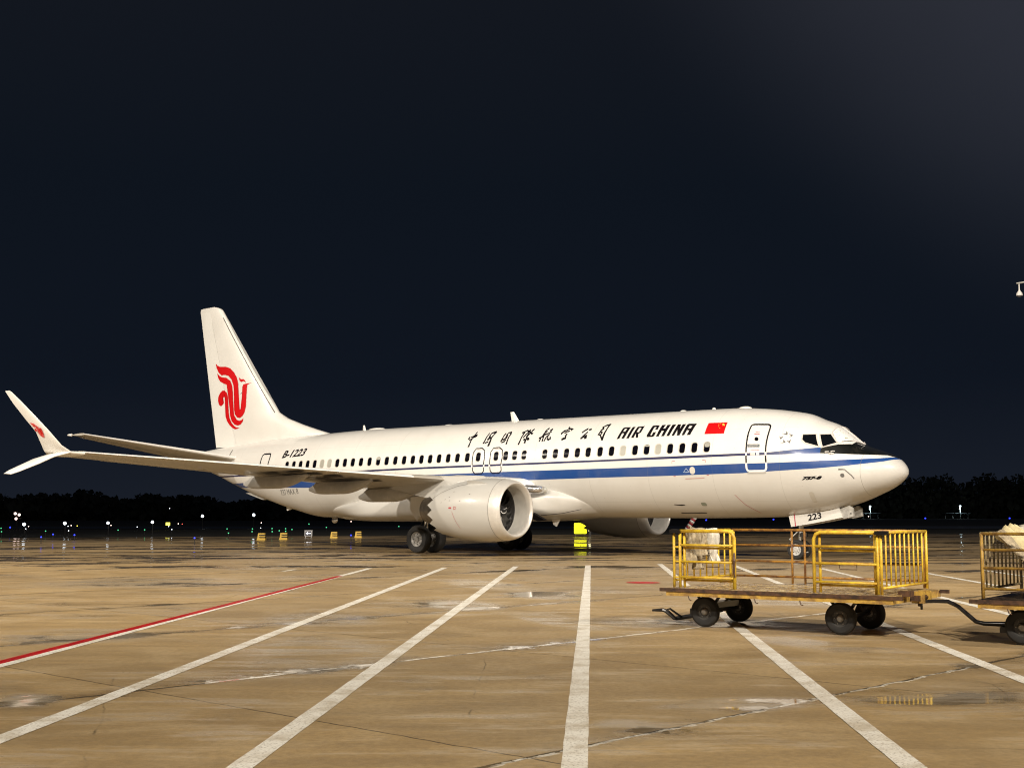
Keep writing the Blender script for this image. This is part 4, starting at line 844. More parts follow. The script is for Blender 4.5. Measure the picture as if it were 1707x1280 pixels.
    for i, (x, dz) in enumerate(prof):
        hw = [.04, .14, .20, .22, .12, .02, .12, .2, .22, .2][i]; V += [(x, ey - hw, ez + dz - .05), (x, ey + hw, ez + dz - .05)]
    V_l = [V[2 * i] for i in range(n)]; V_r = [V[2 * i + 1] for i in range(n)]
    py.add(V_l + V_r, [tuple(range(n)), tuple(range(2 * n - 1, n - 1, -1))] + [(i, (i + 1) % n, n + (i + 1) % n, n + i) for i in range(n)])
    py.build('engine_pylon', grey_p, plane, autosmooth=40)
    # marks on the nacelle: red limit line, arrow mark, cowl seam
    mk = MB()
    def nfn(xx, aa, off=0):
        r = float(np.interp(xx - EX, [.43, .75, 1.15, 1.6, 2.1, 2.6, 3.05, 3.32], [1.133, 1.165, 1.185, 1.18, 1.15, 1.09, 1.01, .965])) + .004 + off
        return Vector((xx, ey + side * r * math.cos(aa), ez + r * math.sin(aa)))
    ribbon(mk, [(15.05, -.05, .012), (14.92, -.35, .012), (14.80, -.62, .012)], .002, nfn, .08)
    ribbon(mk, [(15.22, .06, .05), (15.10, .06, .05)], .002, nfn, .08); ribbon(mk, [(14.96, .10, .02), (14.86, .09, .02), (14.86, .02, .02), (14.96, .01, .02), (14.96, .10, .02)], .002, nfn, .05)
    mk.build('cowl_marking', red_s, nac_o)
    mk = MB(); ribbon(mk, [(14.35, .98, .014), (15.2, .86, .014), (15.9, .66, .014), (16.25, .45, .012)], .002, nfn, .1)
    for xx, aa in ((15.7, .25), (15.5, .35), (15.25, .30), (15.3, .42), (14.7, .28), (15.15, .62), (14.3, .50)): ribbon(mk, [(xx, aa, .02), (xx - .05, aa + .01, .012)], .002, nfn, .1)
    mk.build('cowl_seam', mat('seam_dark', (.10, .09, .08), .6), nac_o)
    mk = MB(); mk.lathe([(.425, 1.1365), (.445, 1.1375)], 'x', (EX, ey, ez), SG); mk.build('cowl_joint', mat('cowl_joint_grey', (.22, .21, .19), .6), nac_o, True)  # dark seam ring behind the inlet lip
    # nacelle strake
    st_ = MB(); a0 = .95
    st_.add([nfn(13.7, a0, 0), nfn(14.7, a0 - .02, 0), nfn(14.6, a0 - .02, .16), nfn(14.2, a0, .12), nfn(13.72, a0, .01), nfn(14.71, a0, .0)], [(0, 1, 2, 3, 4)])
    st_.build('nacelle_strake', grey_p, nac_o)

# wing to body fairing
V = []; xs2 = [11.6, 12.2, 13.0, 14.0, 15.5, 17.5, 19.5, 21.5, 23.5, 25.0, 26.3, 27.4]; m = 40
hw = [1.30, 1.62, 1.95, 2.14, 2.22, 2.24, 2.22, 2.16, 2.04, 1.86, 1.60, 1.20]; zt = [1.75, 2.05, 2.42, 2.66, 2.76, 2.76, 2.7, 2.6, 2.4, 2.15, 1.9, 1.62]; zb = [1.43, 1.42, 1.38, 1.32, 1.27, 1.24, 1.24, 1.24, 1.24, 1.25, 1.28, 1.40]
xf = [11.6 + (27.4 - 11.6) * k / 40 for k in range(41)]
for X in xf:
    h_ = float(pchip(xs2, hw, X)); a = float(pchip(xs2, zt, X)); b2 = float(pchip(xs2, zb, X)); bw, bt_, bb2 = sec(X)
    sm_ = lambda t: (max(0, min(1, t)) ** 2) * (3 - 2 * max(0, min(1, t)))
    g_ = sm_((X - 11.4) / 3.2) * sm_((27.6 - X) / 4.0)
    for k in range(m):
        q = 2 * math.pi * k / m; e_ = .62
        y = h_ * math.copysign(abs(math.cos(q)) ** e_, math.cos(q)); z = (a + b2) / 2 + (a - b2) / 2 * math.copysign(abs(math.sin(q)) ** e_, math.sin(q))
        zz = max(z, bb2 + .005); yb = (bw * math.sqrt(max(0, 1 - ((zz - (bt_ + bb2) / 2) / ((bt_ - bb2) / 2)) ** 2)) - .03) * (1 if math.cos(q) > 0 else -1)
        if abs(math.cos(q)) < 1e-6: yb = 0
        yl = yb if abs(yb) < abs(y) or X < 15 or X > 23 else y
        V.append((X, yl + (y - yl) * g_, z + (1 - g_) * .03))
F = [(i * m + k, i * m + (k + 1) % m, (i + 1) * m + (k + 1) % m, (i + 1) * m + k) for i in range(40) for k in range(m)] + [tuple(range(m)), tuple(range(40 * m, 41 * m))]
wbf = link('wing_body_fairing', V, F, belly_p, plane, True, autosmooth=50)
mb = MB(); mb.tube([(13.75, 2.02, 2.50), (13.95, 2.30, 2.52), (14.25, 2.62, 2.56)], [.13, .16, .14], 12); mb.sphere((13.75, 2.05, 2.50), .13, 12, 1)
mb.build('landing_light', [bare, mat('lamp_lens', (.55, .55, .5), .08, .3, coat=1)], plane, True)
mb = MB(); ribbon(mb, [(12.3, 1.75, .02), (13.0, 1.60, .02), (13.9, 1.52, .02)], .01, lambda x, z, off=0: Vector((x, float(pchip(xs2, hw, x)) * .96 + .03, z))); 
mb.prism([(13.65, 1.35), (14.25, 1.62), (14.3, 1.40), (14.0, 1.30)], 1.98, 2.16, 0); mb.build('air_inlet', ink, wbf)

# fin and rudder
FLE = sorted(FINLE, key=lambda p: p[1])
def fle(z): return float(np.interp(z, [p[1] for p in FLE], [p[0] for p in FLE]))
def fte(z): return float(np.interp(z, [4.4, 4.91, 12.04, 12.2], [36.30, 36.41, 37.95, 37.90]))
def fhg(z): return float(np.interp(z, [4.4, 4.91, 12.04], [34.4, 34.64, 37.08]))
def ffull(z): return float(np.interp(z, [4.4, 5.0, 6.5, 12.2], [30.2, 30.55, 31.61, 36.30]))   # fin proper without the dorsal fillet
def fth(X, z):
    le = min(fle(z), ffull(z)); te = fte(z); c = te - ffull(z); s = min(1, max(0, (X - le) / (te - le))); T = .115 * min(c, 5.2)
    # thin dorsal ahead of the fin
    a = min(1, max(0, (X - le) / max(.05, (te - le)))); return T * thk(s) + .01
zs = [4.7, 4.95, 5.15, 5.285, 5.42, 5.556, 5.7, 5.837, 6.0, 6.179, 6.35, 6.504, 6.85, 7.236, 7.8, 8.436, 9.5, 10.647, 11.4, 12.0, 12.12, 12.20]
def finpart(name, xa, xb, z0, z1, m_, parent, side_caps=True, n=22):
    Z_ = [z for z in zs if z0 < z < z1]; Z_ = [z0] + Z_ + [z1]; V = []
    for z in Z_:
        a, b2 = xa(z), xb(z); P = [a + (b2 - a) * (k / n) ** 1.6 for k in range(n + 1)]
        V += [(x, fth(x, z), z) for x in P] + [(x, -fth(x, z), z) for x in P[::-1]]
    m = 2 * (n + 1); F = [(i * m + k, i * m + (k + 1) % m, (i + 1) * m + (k + 1) % m, (i + 1) * m + k) for i in range(len(Z_) - 1) for k in range(m)]
    F += [tuple(range(m)), tuple(range((len(Z_) - 1) * m, len(Z_) * m))[::-1]]
    return link(name, V, F, m_, parent, True, autosmooth=40)
fin = finpart('tail_fin', fle, lambda z: fhg(z) if z < 12.0 else fte(z), 4.55, 12.02, white_p, plane)
finpart('fin_tip_cap', lambda z: fle(z) + max(0, (z - 12.02)) ** 2 * 12, lambda z: fte(z) + .02, 12.0, 12.22, white_p, fin)
finpart('rudder', lambda z: fhg(z) + .018, lambda z: fte(z), 4.93, 11.985, air_paint('rudder_paint', False, (.84, .83, .79)), fin, n=10)
mb = MB()
for i, z in enumerate(zs):
    pass
P = []
for z in [6.5, 7.236, 8.4, 9.5, 10.6, 11.6]:
    x = fle(z) + .16; P.append((x, fth(x, z) + .012, z))
mb.tube(P, .018, 6); mb.build('leading_edge_seam', mat('seam_dark', (.10, .09, .08), .6), fin)
def fsurf(x, z, off=0): return Vector((x, fth(x, z) + .012 + off, z))
mb = MB()
for e_ in EMBLEM: decal(mb, e_, .004, fsurf, gz=.15, gx=.15)
mb.build('bird_emblem', red_p, fin)
mb = MB(); ribbon(mb, [(34.1, 7.62, .04), (34.25, 7.56, .025)], .004, fsurf); mb.build('fin_mark', grey_ink, fin)
# tailplane
for side in (1, -1):
    st = []
    for k in range(7):
        s = k / 6; y = .35 + 6.75 * s; le = (33.35 + (37.25 - 33.35) * s, y, 4.22 + 1.11 * s); te = (37.05 + (38.38 - 37.05) * s, y, 4.10 + 1.22 * s); st.append((le, te, (0, -.17, 1)))
    V, F = loft(st, .10, 0, s0=.05); tp = link('tailplane', flip(V, side), F, wing_p, plane, True, autosmooth=40)
    V, F = loft(st, .102, 0, s0=0, s1=.051); shade_underside(link('tailplane_leading_edge', flip(V, side), F, [lead_m, wing_p], tp, True, autosmooth=50))
    el = []
    for s in (.12, .5, .93):
        a = [st[0][i] for i in (0, 1)]; b2 = [st[-1][i] for i in (0, 1)]; le = Vector(a[0]).lerp(Vector(b2[0]), s); te = Vector(a[1]).lerp(Vector(b2[1]), s); el.append((tuple(le.lerp(te, .70) + Vector((0, 0, -.03))), tuple(te + Vector((.03, 0, -.03))), (0, -.17, 1)))
    V, F = loft(el, .11); link('elevator', flip(V, side), F, wing_p, tp, True, autosmooth=40)
    mb = MB(); mb.tube([(38.30, 7.1 * side, 5.32), (38.55, 7.13 * side, 5.33), (38.62, 7.14 * side, 5.33)], [.07, .05, .01], 8); mb.build('tip_cap', white_p, tp, True)
mb = MB()
for side in (1,): mb.add([body(33.3, 4.55, .02), body(33.3, 4.2, .02), body(34.0, 4.15, .02), body(34.0, 4.6, .02)], [(0, 1, 2, 3)])
pass
mb = MB(); ribbon(mb, [(34.35, 4.72, .04), (34.38, 4.40, .05)], .012); mb.build('hatch_mark', ink, plane)

# landing gear
def wheel(c, r, w, rim, hub_r, parent, name='wheel', ymir=1, detail=True):
    mb = MB(); c = Vector(c); h = w / 2
    tyre = [(-h * .78, hub_r), (-h * .95, hub_r * 1.12), (-h, r * .80), (-h * .88, r * .93), (-h * .5, r * .99), (0, r), (h * .5, r * .99), (h * .88, r * .93), (h, r * .80), (h * .95, hub_r * 1.12), (h * .78, hub_r)]
    mb.lathe(tyre, 'y', c, 36, 0)
    for sg in (-1, 1):
        mb.lathe([(sg * h * .78, hub_r), (sg * h * .60, hub_r * .93), (sg * h * .45, hub_r * .80), (sg * h * .50, hub_r * .42), (sg * h * .72, hub_r * .30), (sg * h * .74, .001)], 'y', c, 24, 1)
        if detail:
            for k in range(8):
                a = 2 * math.pi * k / 8; p = c + Vector((math.cos(a) * hub_r * .66, sg * h * .47, math.sin(a) * hub_r * .66)); mb.sphere(p, hub_r * .085, 6, 2)
    return mb.build(name, [rubber, rim, oily], parent, True, autosmooth=35)
for side in (1, -1):
    mb = MB(); yc = 2.86 * side
    mb.tube([(18.48, yc * 1.12, 2.7), (19.13, yc * 1.02, 1.35)], .13, 14, 0); mb.tube([(19.13, yc * 1.02, 1.4), (19.18, yc, .565)], .09, 14, 2)
    mb.tube([(19.18, yc - .52, .565), (19.18, yc + .52, .565)], .07, 12, 1); mb.tube([(19.08, yc, 1.45), (19.08, yc * .45, 1.75)], .06, 10, 1); mb.tube([(19.26, yc, .60), (19.63, yc, .95), (19.30, yc, 1.32)], .045, 8, 1)
    mb.tube([(19.03, yc + .10 * side, 2.2), (19.04, yc + .14 * side, 1.2), (19.13, yc + .1 * side, .7)], .018, 6, 1)
    mg = mb.build('main_landing_gear', [strut_m, oily, bare], plane, True, autosmooth=40)
    for dy in (-.43, .43): wheel((19.18, yc + dy, .565), .565, .42, rim_g, .30, mg)
    mb = MB(); yd = yc + .42 * side
    mb.prism([(18.73, 2.30), (19.63, 2.25), (19.68, 1.75), (19.30, 1.30), (19.18, 1.52), (18.93, 1.40), (18.70, 1.75)], yd, yd + .035 * side); mb.build('gear_door', white_p, mg)
mb = MB(); mb.tube([(3.85, 0, 1.9), (4.02, 0, .95)], .085, 14, 0); mb.tube([(4.02, 0, .98), (4.08, 0, .345)], .058, 12, 2); mb.tube([(4.08, -.26, .343), (4.08, .26, .343)], .045, 10, 1)
mb.tube([(4.12, .03, .42), (4.42, .03, .70), (4.12, .03, .95)], .028, 8, 0); mb.tube([(3.95, 0, 1.2), (3.3, 0, 1.75)], .045, 8, 0)
mb.box(3.82, 3.98, -.16, .16, .78, .92, 1); mb.lathe([(0, .07), (-.06, .075), (-.06, .0)], 'x', (3.83, .1, .86), 14, 2)
mb.tube([(4.08, .10, .40), (3.78, .10, .24), (3.70, .10, .26)], .02, 6, 0)
ng = mb.build('nose_landing_gear', [strut_m, oily, bare], plane, True, autosmooth=40)
for dy in (-.20, .20): wheel((4.08, dy, .343), .343, .20, rim_w, .205, ng)
# nose gear doors with the fleet number
def door_pl(y, m_n, outer=True):
    P = [(4.24, 1.48), (4.20, 1.55), (4.04, 1.585), (2.56, 1.85), (2.42, 1.84), (2.36, 1.76), (2.24, 1.46), (3.2, 1.28), (4.14, 1.13)]
    mb = MB(); s = 1 if y > 0 else -1
    n = len(P); V = [(x, y, z) for x, z in P] + [(x, y - s * .05, z) for x, z in P]
    V = [(x, yy + s * (1.6 - z) * .10, z) for x, yy, z in V]
    mb.add(V, [tuple(range(n)), tuple(range(2 * n - 1, n - 1, -1))] + [(i, (i + 1) % n, n + (i + 1) % n, n + i) for i in range(n)], 0)
    return mb.build(m_n, [mat('gear_door_grey_white', (.60, .585, .55), .4)], plane)
nd = door_pl(.42, 'nose_gear_door'); door_pl(-.42, 'nose_gear_door')
def dsurf(x, z, off=0): return Vector((x, .42 + (1.6 - z) * .10 + off, z))
text_decal('223', (3.50, 1.335), (3.00, 1.425), 0.225, ink, 'fleet_number', nd, fn=dsurf, shear=0, off=.004, bold=.03)
mb = MB(); ribbon(mb, [(4.035, 1.575, .035), (3.975, 1.165, .035)], .004, dsurf); mb.build('red_stripe', mat('crimson_stripe', (.40, .02, .06), .4), nd)
mb = MB(); mb.prism([(2.30, 1.46), (2.36, 1.74), (2.0, 1.86), (1.88, 1.77), (1.86, 1.50), (2.2, 1.42)], .30, .40); mb.prism([(2.30, 1.46), (2.36, 1.74), (2.0, 1.86), (1.88, 1.77), (1.86, 1.50), (2.2, 1.42)], -.40, -.30)
mb.box(1.93, 1.98, .405, .415, 1.58, 1.61, 1); mb.build('forward_gear_door', [mat('worn_grey_door', (.42, .41, .38), .4, noise=.3, nscale=6), ink], plane)
mb = MB(); mb.box(2.3, 4.1, -.28, .28, 1.62, 1.72); mb.build('wheel_well', dark, plane)

# ------------------------------------------------------------------ baggage carts
yel = mat('chipped_yellow_paint', (0.84, 0.60, 0.05), 0.42, noise=0.55, nscale=9, dirt=(0.56, 0.33, 0.035), bump=0.1)
yel2 = mat('rusty_old_yellow_paint', (0.60, 0.38, 0.07), 0.5, noise=0.6, nscale=10, dirt=(0.28, 0.16, 0.05), bump=0.15)
rust = mat('rusty_brown_steel', (0.12, 0.058, 0.028), 0.6, noise=0.5, nscale=14, dirt=(.035, .02, .014), bump=0.2)
rustyel = mat('rusty_orange_rail', (0.52, 0.27, 0.05), 0.5, noise=0.5, nscale=8, dirt=(0.16, 0.07, 0.03))
blk = mat('black_painted_steel', (0.016, 0.014, 0.014), 0.30, 0.2, coat=.4)
hubm = mat('wheel_hub_steel', (0.40, 0.38, 0.35), 0.4, 0.5, noise=.3, nscale=20)
netm = mat('beige_cargo_net', (0.46, 0.38, 0.25), 0.65, noise=0.45, nscale=14, bump=.5)
tarpm = mat('pale_yellow_tarpaulin', (0.70, 0.60, 0.34), 0.5, noise=0.3, nscale=8, bump=.4)
def plate_mat(nm, c1, c2):
    m = bpy.data.materials.new(nm); m.use_nodes = True; t = m.node_tree; b = t.nodes['Principled BSDF']
    tc = t.nodes.new('ShaderNodeTexCoord'); vo = t.nodes.new('ShaderNodeTexVoronoi'); vo.inputs['Scale'].default_value = 9; t.links.new(tc.outputs['Object'], vo.inputs[0])
    nz = t.nodes.new('ShaderNodeTexNoise'); nz.inputs['Scale'].default_value = 3; nz.inputs['Detail'].default_value = 6; t.links.new(tc.outputs['Object'], nz.inputs[0])
    r = t.nodes.new('ShaderNodeValToRGB'); r.color_ramp.elements[0].color = (*c1, 1); r.color_ramp.elements[1].color = (*c2, 1); r.color_ramp.elements[0].position = .38; r.color_ramp.elements[1].position = .62
    t.links.new(nz.outputs['Fac'], r.inputs[0]); wv = t.nodes.new('ShaderNodeMapRange'); wv.inputs['From Min'].default_value = .18; wv.inputs['From Max'].default_value = .5; t.links.new(vo.outputs['Distance'], wv.inputs['Value'])
    mx = t.nodes.new('ShaderNodeMix'); mx.data_type = 'RGBA'; t.links.new(wv.outputs[0], mx.inputs['Factor']); t.links.new(r.outputs[0], mx.inputs['A']); mx.inputs['B'].default_value = (c1[0] * .45, c1[1] * .42, c1[2] * .4, 1)
    t.links.new(mx.outputs['Result'], b.inputs['Base Color']); b.inputs['Roughness'].default_value = .25; b.inputs['Metallic'].default_value = .0
    bp = t.nodes.new('ShaderNodeBump'); bp.inputs['Distance'].default_value = .02; bp.inputs['Strength'].default_value = .8; t.links.new(vo.outputs['Distance'], bp.inputs['Height']); t.links.new(bp.outputs[0], b.inputs['Normal'])
    return m
plate = plate_mat('worn_tread_plate', (.66, .46, .18), (.95, .76, .40)); plate2 = plate_mat('dirty_tread_plate', (.10, .07, .05), (.24, .17, .11))
LC, WC, DZ, TZR = 3.25, 1.82, .55, 1.345
def cart(loc, ang, label, old=False):
    c = tag(empty('baggage_cart', (loc[0], loc[1], 0), ang), label, 'baggage cart', 'yellow baggage carts coupled in a train')
    Y = yel2 if old else yel
    mb = MB(); mb.box(.0, LC, .0, WC, DZ - .012, DZ, 0); mb.build('deck', plate2 if old else plate, c)
    mb = MB()   # brown side beams, yellow channel below
    for b0 in (-.045, WC + .001): mb.box(-.10, LC + .12, b0, b0 + .044, DZ - .050, DZ - .002, 1)
    mb.box(.0, LC, -.03, .03, DZ - .105, DZ - .0515, 0); mb.box(.0, LC, WC - .03, WC + .03, DZ - .105, DZ - .0515, 0)
    for a in (.0, .8, 1.6, 2.4, LC - .06): mb.box(a + .001, a + .06, .031, WC - .031, DZ - .10, DZ - .014, 0)
    for a in (.35, 1.35, 2.0): mb.tube([(a, -.035, DZ - .10), (a + .02, -.04, DZ - .15), (a + .05, -.04, DZ - .16)], .008, 5, 1)
    mb.box(LC, LC + .12, .60, 1.05, DZ - .09, DZ - .02, 1); mb.box(LC + .001, LC + .16, .66, .72, DZ - .12, DZ + .03, 0); mb.box(LC + .001, LC + .16, .92, .98, DZ - .12, DZ + .03, 0); mb.tube([(LC + .05, .82, DZ - .02), (LC + .05, .82, DZ - .17)], .022, 8, 1); mb.tube([(LC + .12, .70, DZ - .05), (LC + .12, .95, DZ - .05)], .02, 8, 1)
    mb.box(LC - .05, LC + .10, .30, .48, DZ - .02, DZ + .05, 1)
    mb.build('chassis', [yel2, rust], c)
    r = .0195
    def panel(name, a0, a1, b, rails, curve_at=None, m_=None, verticals=()):
        mb = MB(); lo = DZ + .01
        if curve_at == 1:
            P = [(a0, b, lo), (a0, b, TZR)]; mb.tube(P, r, 8); mb.tube([(a0, b, TZR), (a1 - .09, b, TZR), (a1 - .03, b, TZR - .025), (a1, b, TZR - .09), (a1, b, lo)], r * 1.25, 8)
        elif curve_at == 0:
            mb.tube([(a1, b, lo), (a1, b, TZR), ], r, 8); mb.tube([(a1, b, TZR), (a0 + .09, b, TZR), (a0 + .03, b, TZR - .025), (a0, b, TZR - .09), (a0, b, lo)], r * 1.25, 8)
        else:
            mb.tube([(a0, b, lo), (a0, b, TZR)], r, 8); mb.tube([(a1, b, lo), (a1, b, TZR)], r, 8); mb.tube([(a0, b, TZR), (a1, b, TZR)], r, 8)
        for z in rails: mb.tube([(a0, b, z), (a1, b, z)], r * .85, 8)
        for a in verticals: mb.tube([(a, b, lo), (a, b, TZR)], r * .9, 8)
        return mb.build(name, m_ or Y, c, True)
    def endpanel(name, a, n, zb=.66, m_=None):
        mb = MB(); lo = DZ + .01
        for b in (.03, WC - .03): mb.tube([(a, b, lo), (a, b, TZR + .012)], r, 8)
        mb.tube([(a, .03, TZR), (a, WC - .03, TZR)], r, 8); mb.tube([(a, .03, zb), (a, WC - .03, zb)], r * .85, 8)
        for k in range(n): b = .03 + (WC - .06) * (k + 1) / (n + 1); mb.tube([(a, b, zb), (a, b, TZR)], r * .62, 6)
        return mb.build(name, m_ or Y, c, True)
    if not old:
        panel('side_rail', .20, 1.04, .02, (1.15, .92, .705), 1); panel('folded_gate', .24, 1.0, .075, (1.11, .665), None)
        panel('side_rail', 2.19, 3.05, .02, (1.16, .94, .70), 0); panel('folded_gate', 2.25, 3.0, .075, (1.11, .66), None)
        panel('far_side_rail', .10, LC - .20, WC - .02, (1.12, .88, .66), None, rustyel, (1.10, 1.30, 2.35))
        endpanel('end_rail', .10, 8, .66); endpanel('end_rail', LC - .16, 9, .64)
        mb = MB()
        for z in (1.10, .90, .68): mb.tube([(3.05, .03, z), (LC - .16, .03, z)], .014, 8)
        for z in (1.12, .92, .70): mb.tube([(.10, .03, z), (.20, .03, z)], .014, 8)
        mb.build('rail_stub', Y, c, True)
        mb = MB()
        for a in (.02, LC - .26): mb.box(a + .04, a + .20, -.03, .06, TZR - .03, TZR + .022)
        mb.build('corner_bracket', blk, c)
        mb = MB()   # latches and a label holder
        mb.tube([(1.05, -.01, 1.05), (1.06, -.03, .95), (1.05, -.02, .80), (1.055, -.01, .72)], [.014, .022, .016, .01], 6); mb.tube([(.62, -.005, .91), (.62, -.005, .855), (.82, -.005, .855), (.82, -.005, .91)], .006, 5)
        mb.tube([(2.55, -.005, .93), (2.55, -.005, .87), (2.78, -.005, .87), (2.78, -.005, .93)], .006, 5); mb.build('latch', rust, c)
        mb = MB(); mb.box(2.35, 3.0, WC - .06, WC - .03, .885, .905); mb.build('label_holder', blk, c)
    else:
        panel('side_rail', .06, LC - .08, .02, (1.15, .93, .68), None); endpanel('end_rail', .05, 9, .67, mat('weathered_bar_paint', (.33, .26, .12), .5, noise=.6, nscale=14, dirt=(.08, .06, .04)))
        panel('far_side_rail', .10, LC - .08, WC - .02, (1.12, .88, .66), None, rust, (1.2, 2.3)); endpanel('end_rail', LC - .06, 9, .64)
    # running gear
    for a, nm in ((.43, 'front_axle'), (2.42, 'rear_axle')):
        mb = MB(); mb.tube([(a, .38, .222), (a, 1.32, .222)], .032, 10)
        mb.box(a - .10, a + .10, .45, 1.18, .26, .34) if a < 1 else None
        for b in (.42, 1.22):
            for s in (-1, 1): mb.tube([(a + s * .03, b, .235), (a + s * .17, b, DZ - .12)], .022, 6)
        mb.build(nm, blk, c, autosmooth=40)
        for b in (.32, 1.38):
            mbw = MB(); C = Vector((a, b, .215)); h = .055; rr = .213
            mbw.lathe([(-h * .8, .11), (-h, .13), (-h, rr * .86), (-h * .7, rr * .97), (0, rr), (h * .7, rr * .97), (h, rr * .86), (h, .13), (h * .8, .11)], 'y', C, 32, 0)
            for sg in (-1, 1):
                mbw.lathe([(sg * h * .8, .11), (sg * h * .5, .10), (sg * h * .45, .06), (sg * h * .6, .05)], 'y', C, 24, 1); mbw.lathe([(sg * h * .6, .05), (sg * h * 1.0, .038), (sg * h * 1.1, .03), (sg * h * 1.1, .001)], 'y', C, 16, 2)
                for k in range(6): q = math.pi * k / 3; mbw.sphere(C + Vector((.078 * math.cos(q), sg * h * .52, .078 * math.sin(q))), .009, 6, 2)
            mbw.build('wheel', [rubber, mat('black_wheel_disc', (.05, .048, .045), .5), hubm], c, True, autosmooth=35)
    return c
AN = math.atan2(-.588, .809)
c1 = cart((2.19, 18.28), AN, 'empty yellow rail sided baggage cart standing whole in view below the nose of the jet')
mb = MB(); mb.tube([(.45, .8, .22), (.03, .8, .12), (-.30, .8, .057), (-.33, .8, .06), (-.47, .8, .155), (-.52, .8, .17), (-.70, .8, .157)], [.035, .032, .03, .03, .03, .028, .016], 8)
mb.tube([(-.28, .74, .07), (-.42, .72, .19), (-.36, .72, .20), (-.2, .74, .10)], .016, 6); mb.box(-.02, .30, .70, .90, .14, .22); mb.build('drawbar', blk, c1, autosmooth=40)
c2 = cart((5.68, 15.80), AN, 'rusty older baggage cart loaded with a pale tarpaulin, cut off by the right edge', True)
# coupling bar of the second cart, hooked to the first
inv2 = Matrix.Translation((5.68, 15.80, 0)) @ Matrix.Rotation(AN, 4, 'Z'); inv2 = inv2.inverted()
P = [inv2 @ Vector(p) for p in ((5.36, 16.98, .44), (5.50, 16.92, .455), (5.66, 16.84, .455), (5.76, 16.76, .40), (5.94, 16.63, .215), (6.02, 16.56, .195), (6.25, 16.4, .20), (6.50, 16.2, .22))]
mb = MB(); mb.tube(P, [.02, .024, .027, .027, .027, .028, .034, .036], 10)
q = P[6]; mb.box(q.x - .06, q.x + .10, q.y - .12, q.y + .10, .10, .17); mb.tube([q + Vector((-.05, 0, -.02)), q + Vector((.02, .03, -.09)), q + Vector((.12, .0, -.06))], .012, 6)
mb.tube([P[0] + Vector((0, 0, .09)), P[0] + Vector((0, 0, -.10))], .016, 8); mb.build('drawbar', blk, c2, True, autosmooth=40)

# crumpled cargo nets and tarpaulin
def drape(name, top, bottom, width_dir, W0, W1, m_, amp=.05, folds=5, sag=.15, th=.012, seed=1, nu=26, nv=22):
    rnd = random.Random(seed); ph = [rnd.uniform(0, 6.3) for _ in range(6)]; top, bottom, wd = Vector(top), Vector(bottom), Vector(width_dir).normalized()
    ax = (bottom - top); nr = ax.cross(wd).normalized(); V = []
    for i in range(nv + 1):
        s = i / nv; c = top + ax * s + Vector((0, 0, -sag * math.sin(math.pi * s))); w = W0 + (W1 - W0) * s
        w *= 1 + .12 * math.sin(5 * s + ph[0])
        for j in range(nu + 1):
            r = j / nu - .5; d = amp * (math.sin(r * 2 * math.pi * folds + ph[1] + 1.4 * math.sin(3 * s + ph[2])) + .5 * math.sin(r * 2 * math.pi * folds * 2.3 + ph[3] + 4 * s)) * (.55 + .45 * math.sin(4 * s + ph[4]) ** 2)
            V.append(c + wd * (w * r) + nr * (d + .05 * math.cos(r * math.pi)) + Vector((0, 0, rnd.uniform(-.006, .006))))
    n = len(V); F = [(i * (nu + 1) + j, i * (nu + 1) + j + 1, (i + 1) * (nu + 1) + j + 1, (i + 1) * (nu + 1) + j) for i in range(nv) for j in range(nu)]
    o = link(name, V, F, m_, None, True); sm = o.modifiers.new('th', 'SOLIDIFY'); sm.thickness = th
    return o
M1 = Matrix.Translation((2.19, 18.28, 0)) @ Matrix.Rotation(AN, 4, 'Z'); M2 = Matrix.Translation((5.68, 15.80, 0)) @ Matrix.Rotation(AN, 4, 'Z')
L1 = lambda *p: M1 @ Vector(p); L2 = lambda *p: M2 @ Vector(p)
wd1 = L1(0, 1, 0) - L1(0, 0, 0)
def merge(objs):
    bm = bmesh.new()
    for q in objs: bm.from_mesh(q.data)
    bm.to_mesh(objs[0].data); bm.free()
    for p_ in objs[0].data.polygons: p_.use_smooth = True
    for q in objs[1:]: bpy.data.objects.remove(q)
    return objs[0]
o = merge([drape('cargo_net', L1(.15, .34, 1.37), L1(.17, .36, .90), wd1, .13, .09, netm, .05, 3, .0, .012, 3), drape('x', L1(.20, .52, 1.375), L1(.21, .50, .80), wd1, .12, .11, netm, .05, 3, .0, .012, 4),
           drape('x', L1(.14, .70, 1.36), L1(.17, .72, .98), wd1, .14, .07, netm, .055, 3, .0, .012, 11), drape('x', L1(.10, .45, 1.365), L1(.12, .88, 1.34), L1(0, 0, 1) - L1(0, 0, 0), .08, .07, netm, .03, 2, .02, .012, 12, 10, 16)])
tag(o, 'crumpled beige net hung in strands over the left end rail of the whole cart', 'cargo net', 'nets and sheets thrown over the carts')
o = drape('plastic_sheet', L1(.22, .90, 1.37), L1(.27, .86, .88), wd1, .15, .09, mat('white_plastic_sheet', (.72, .68, .58), .35, noise=.3, nscale=12, bump=.4), .06, 3, .0, .012, 8)
tag(o, 'whitish plastic sheet knotted on the left end rail of the whole cart', 'plastic sheet', 'nets and sheets thrown over the carts')
wd2 = L2(0, 1, 0) - L2(0, 0, 0)
o = drape('tarpaulin', L2(.16, .80, 1.36), L2(1.25, .35, .78), wd2, 1.0, .70, tarpm, .06, 4, .0, .015, 5, 34, 26)
tag(o, 'pale yellow folded tarpaulin sloping off the rusty cart at the right edge', 'tarpaulin', 'nets and sheets thrown over the carts')
o = drape('cargo_net', L2(.15, .42, 1.34), L2(.80, .10, .80), wd2, .30, .22, netm, .03, 5, .02, .012, 6)
tag(o, 'beige net trailing beside the pale yellow tarpaulin on the rusty cart', 'cargo net', 'nets and sheets thrown over the carts')
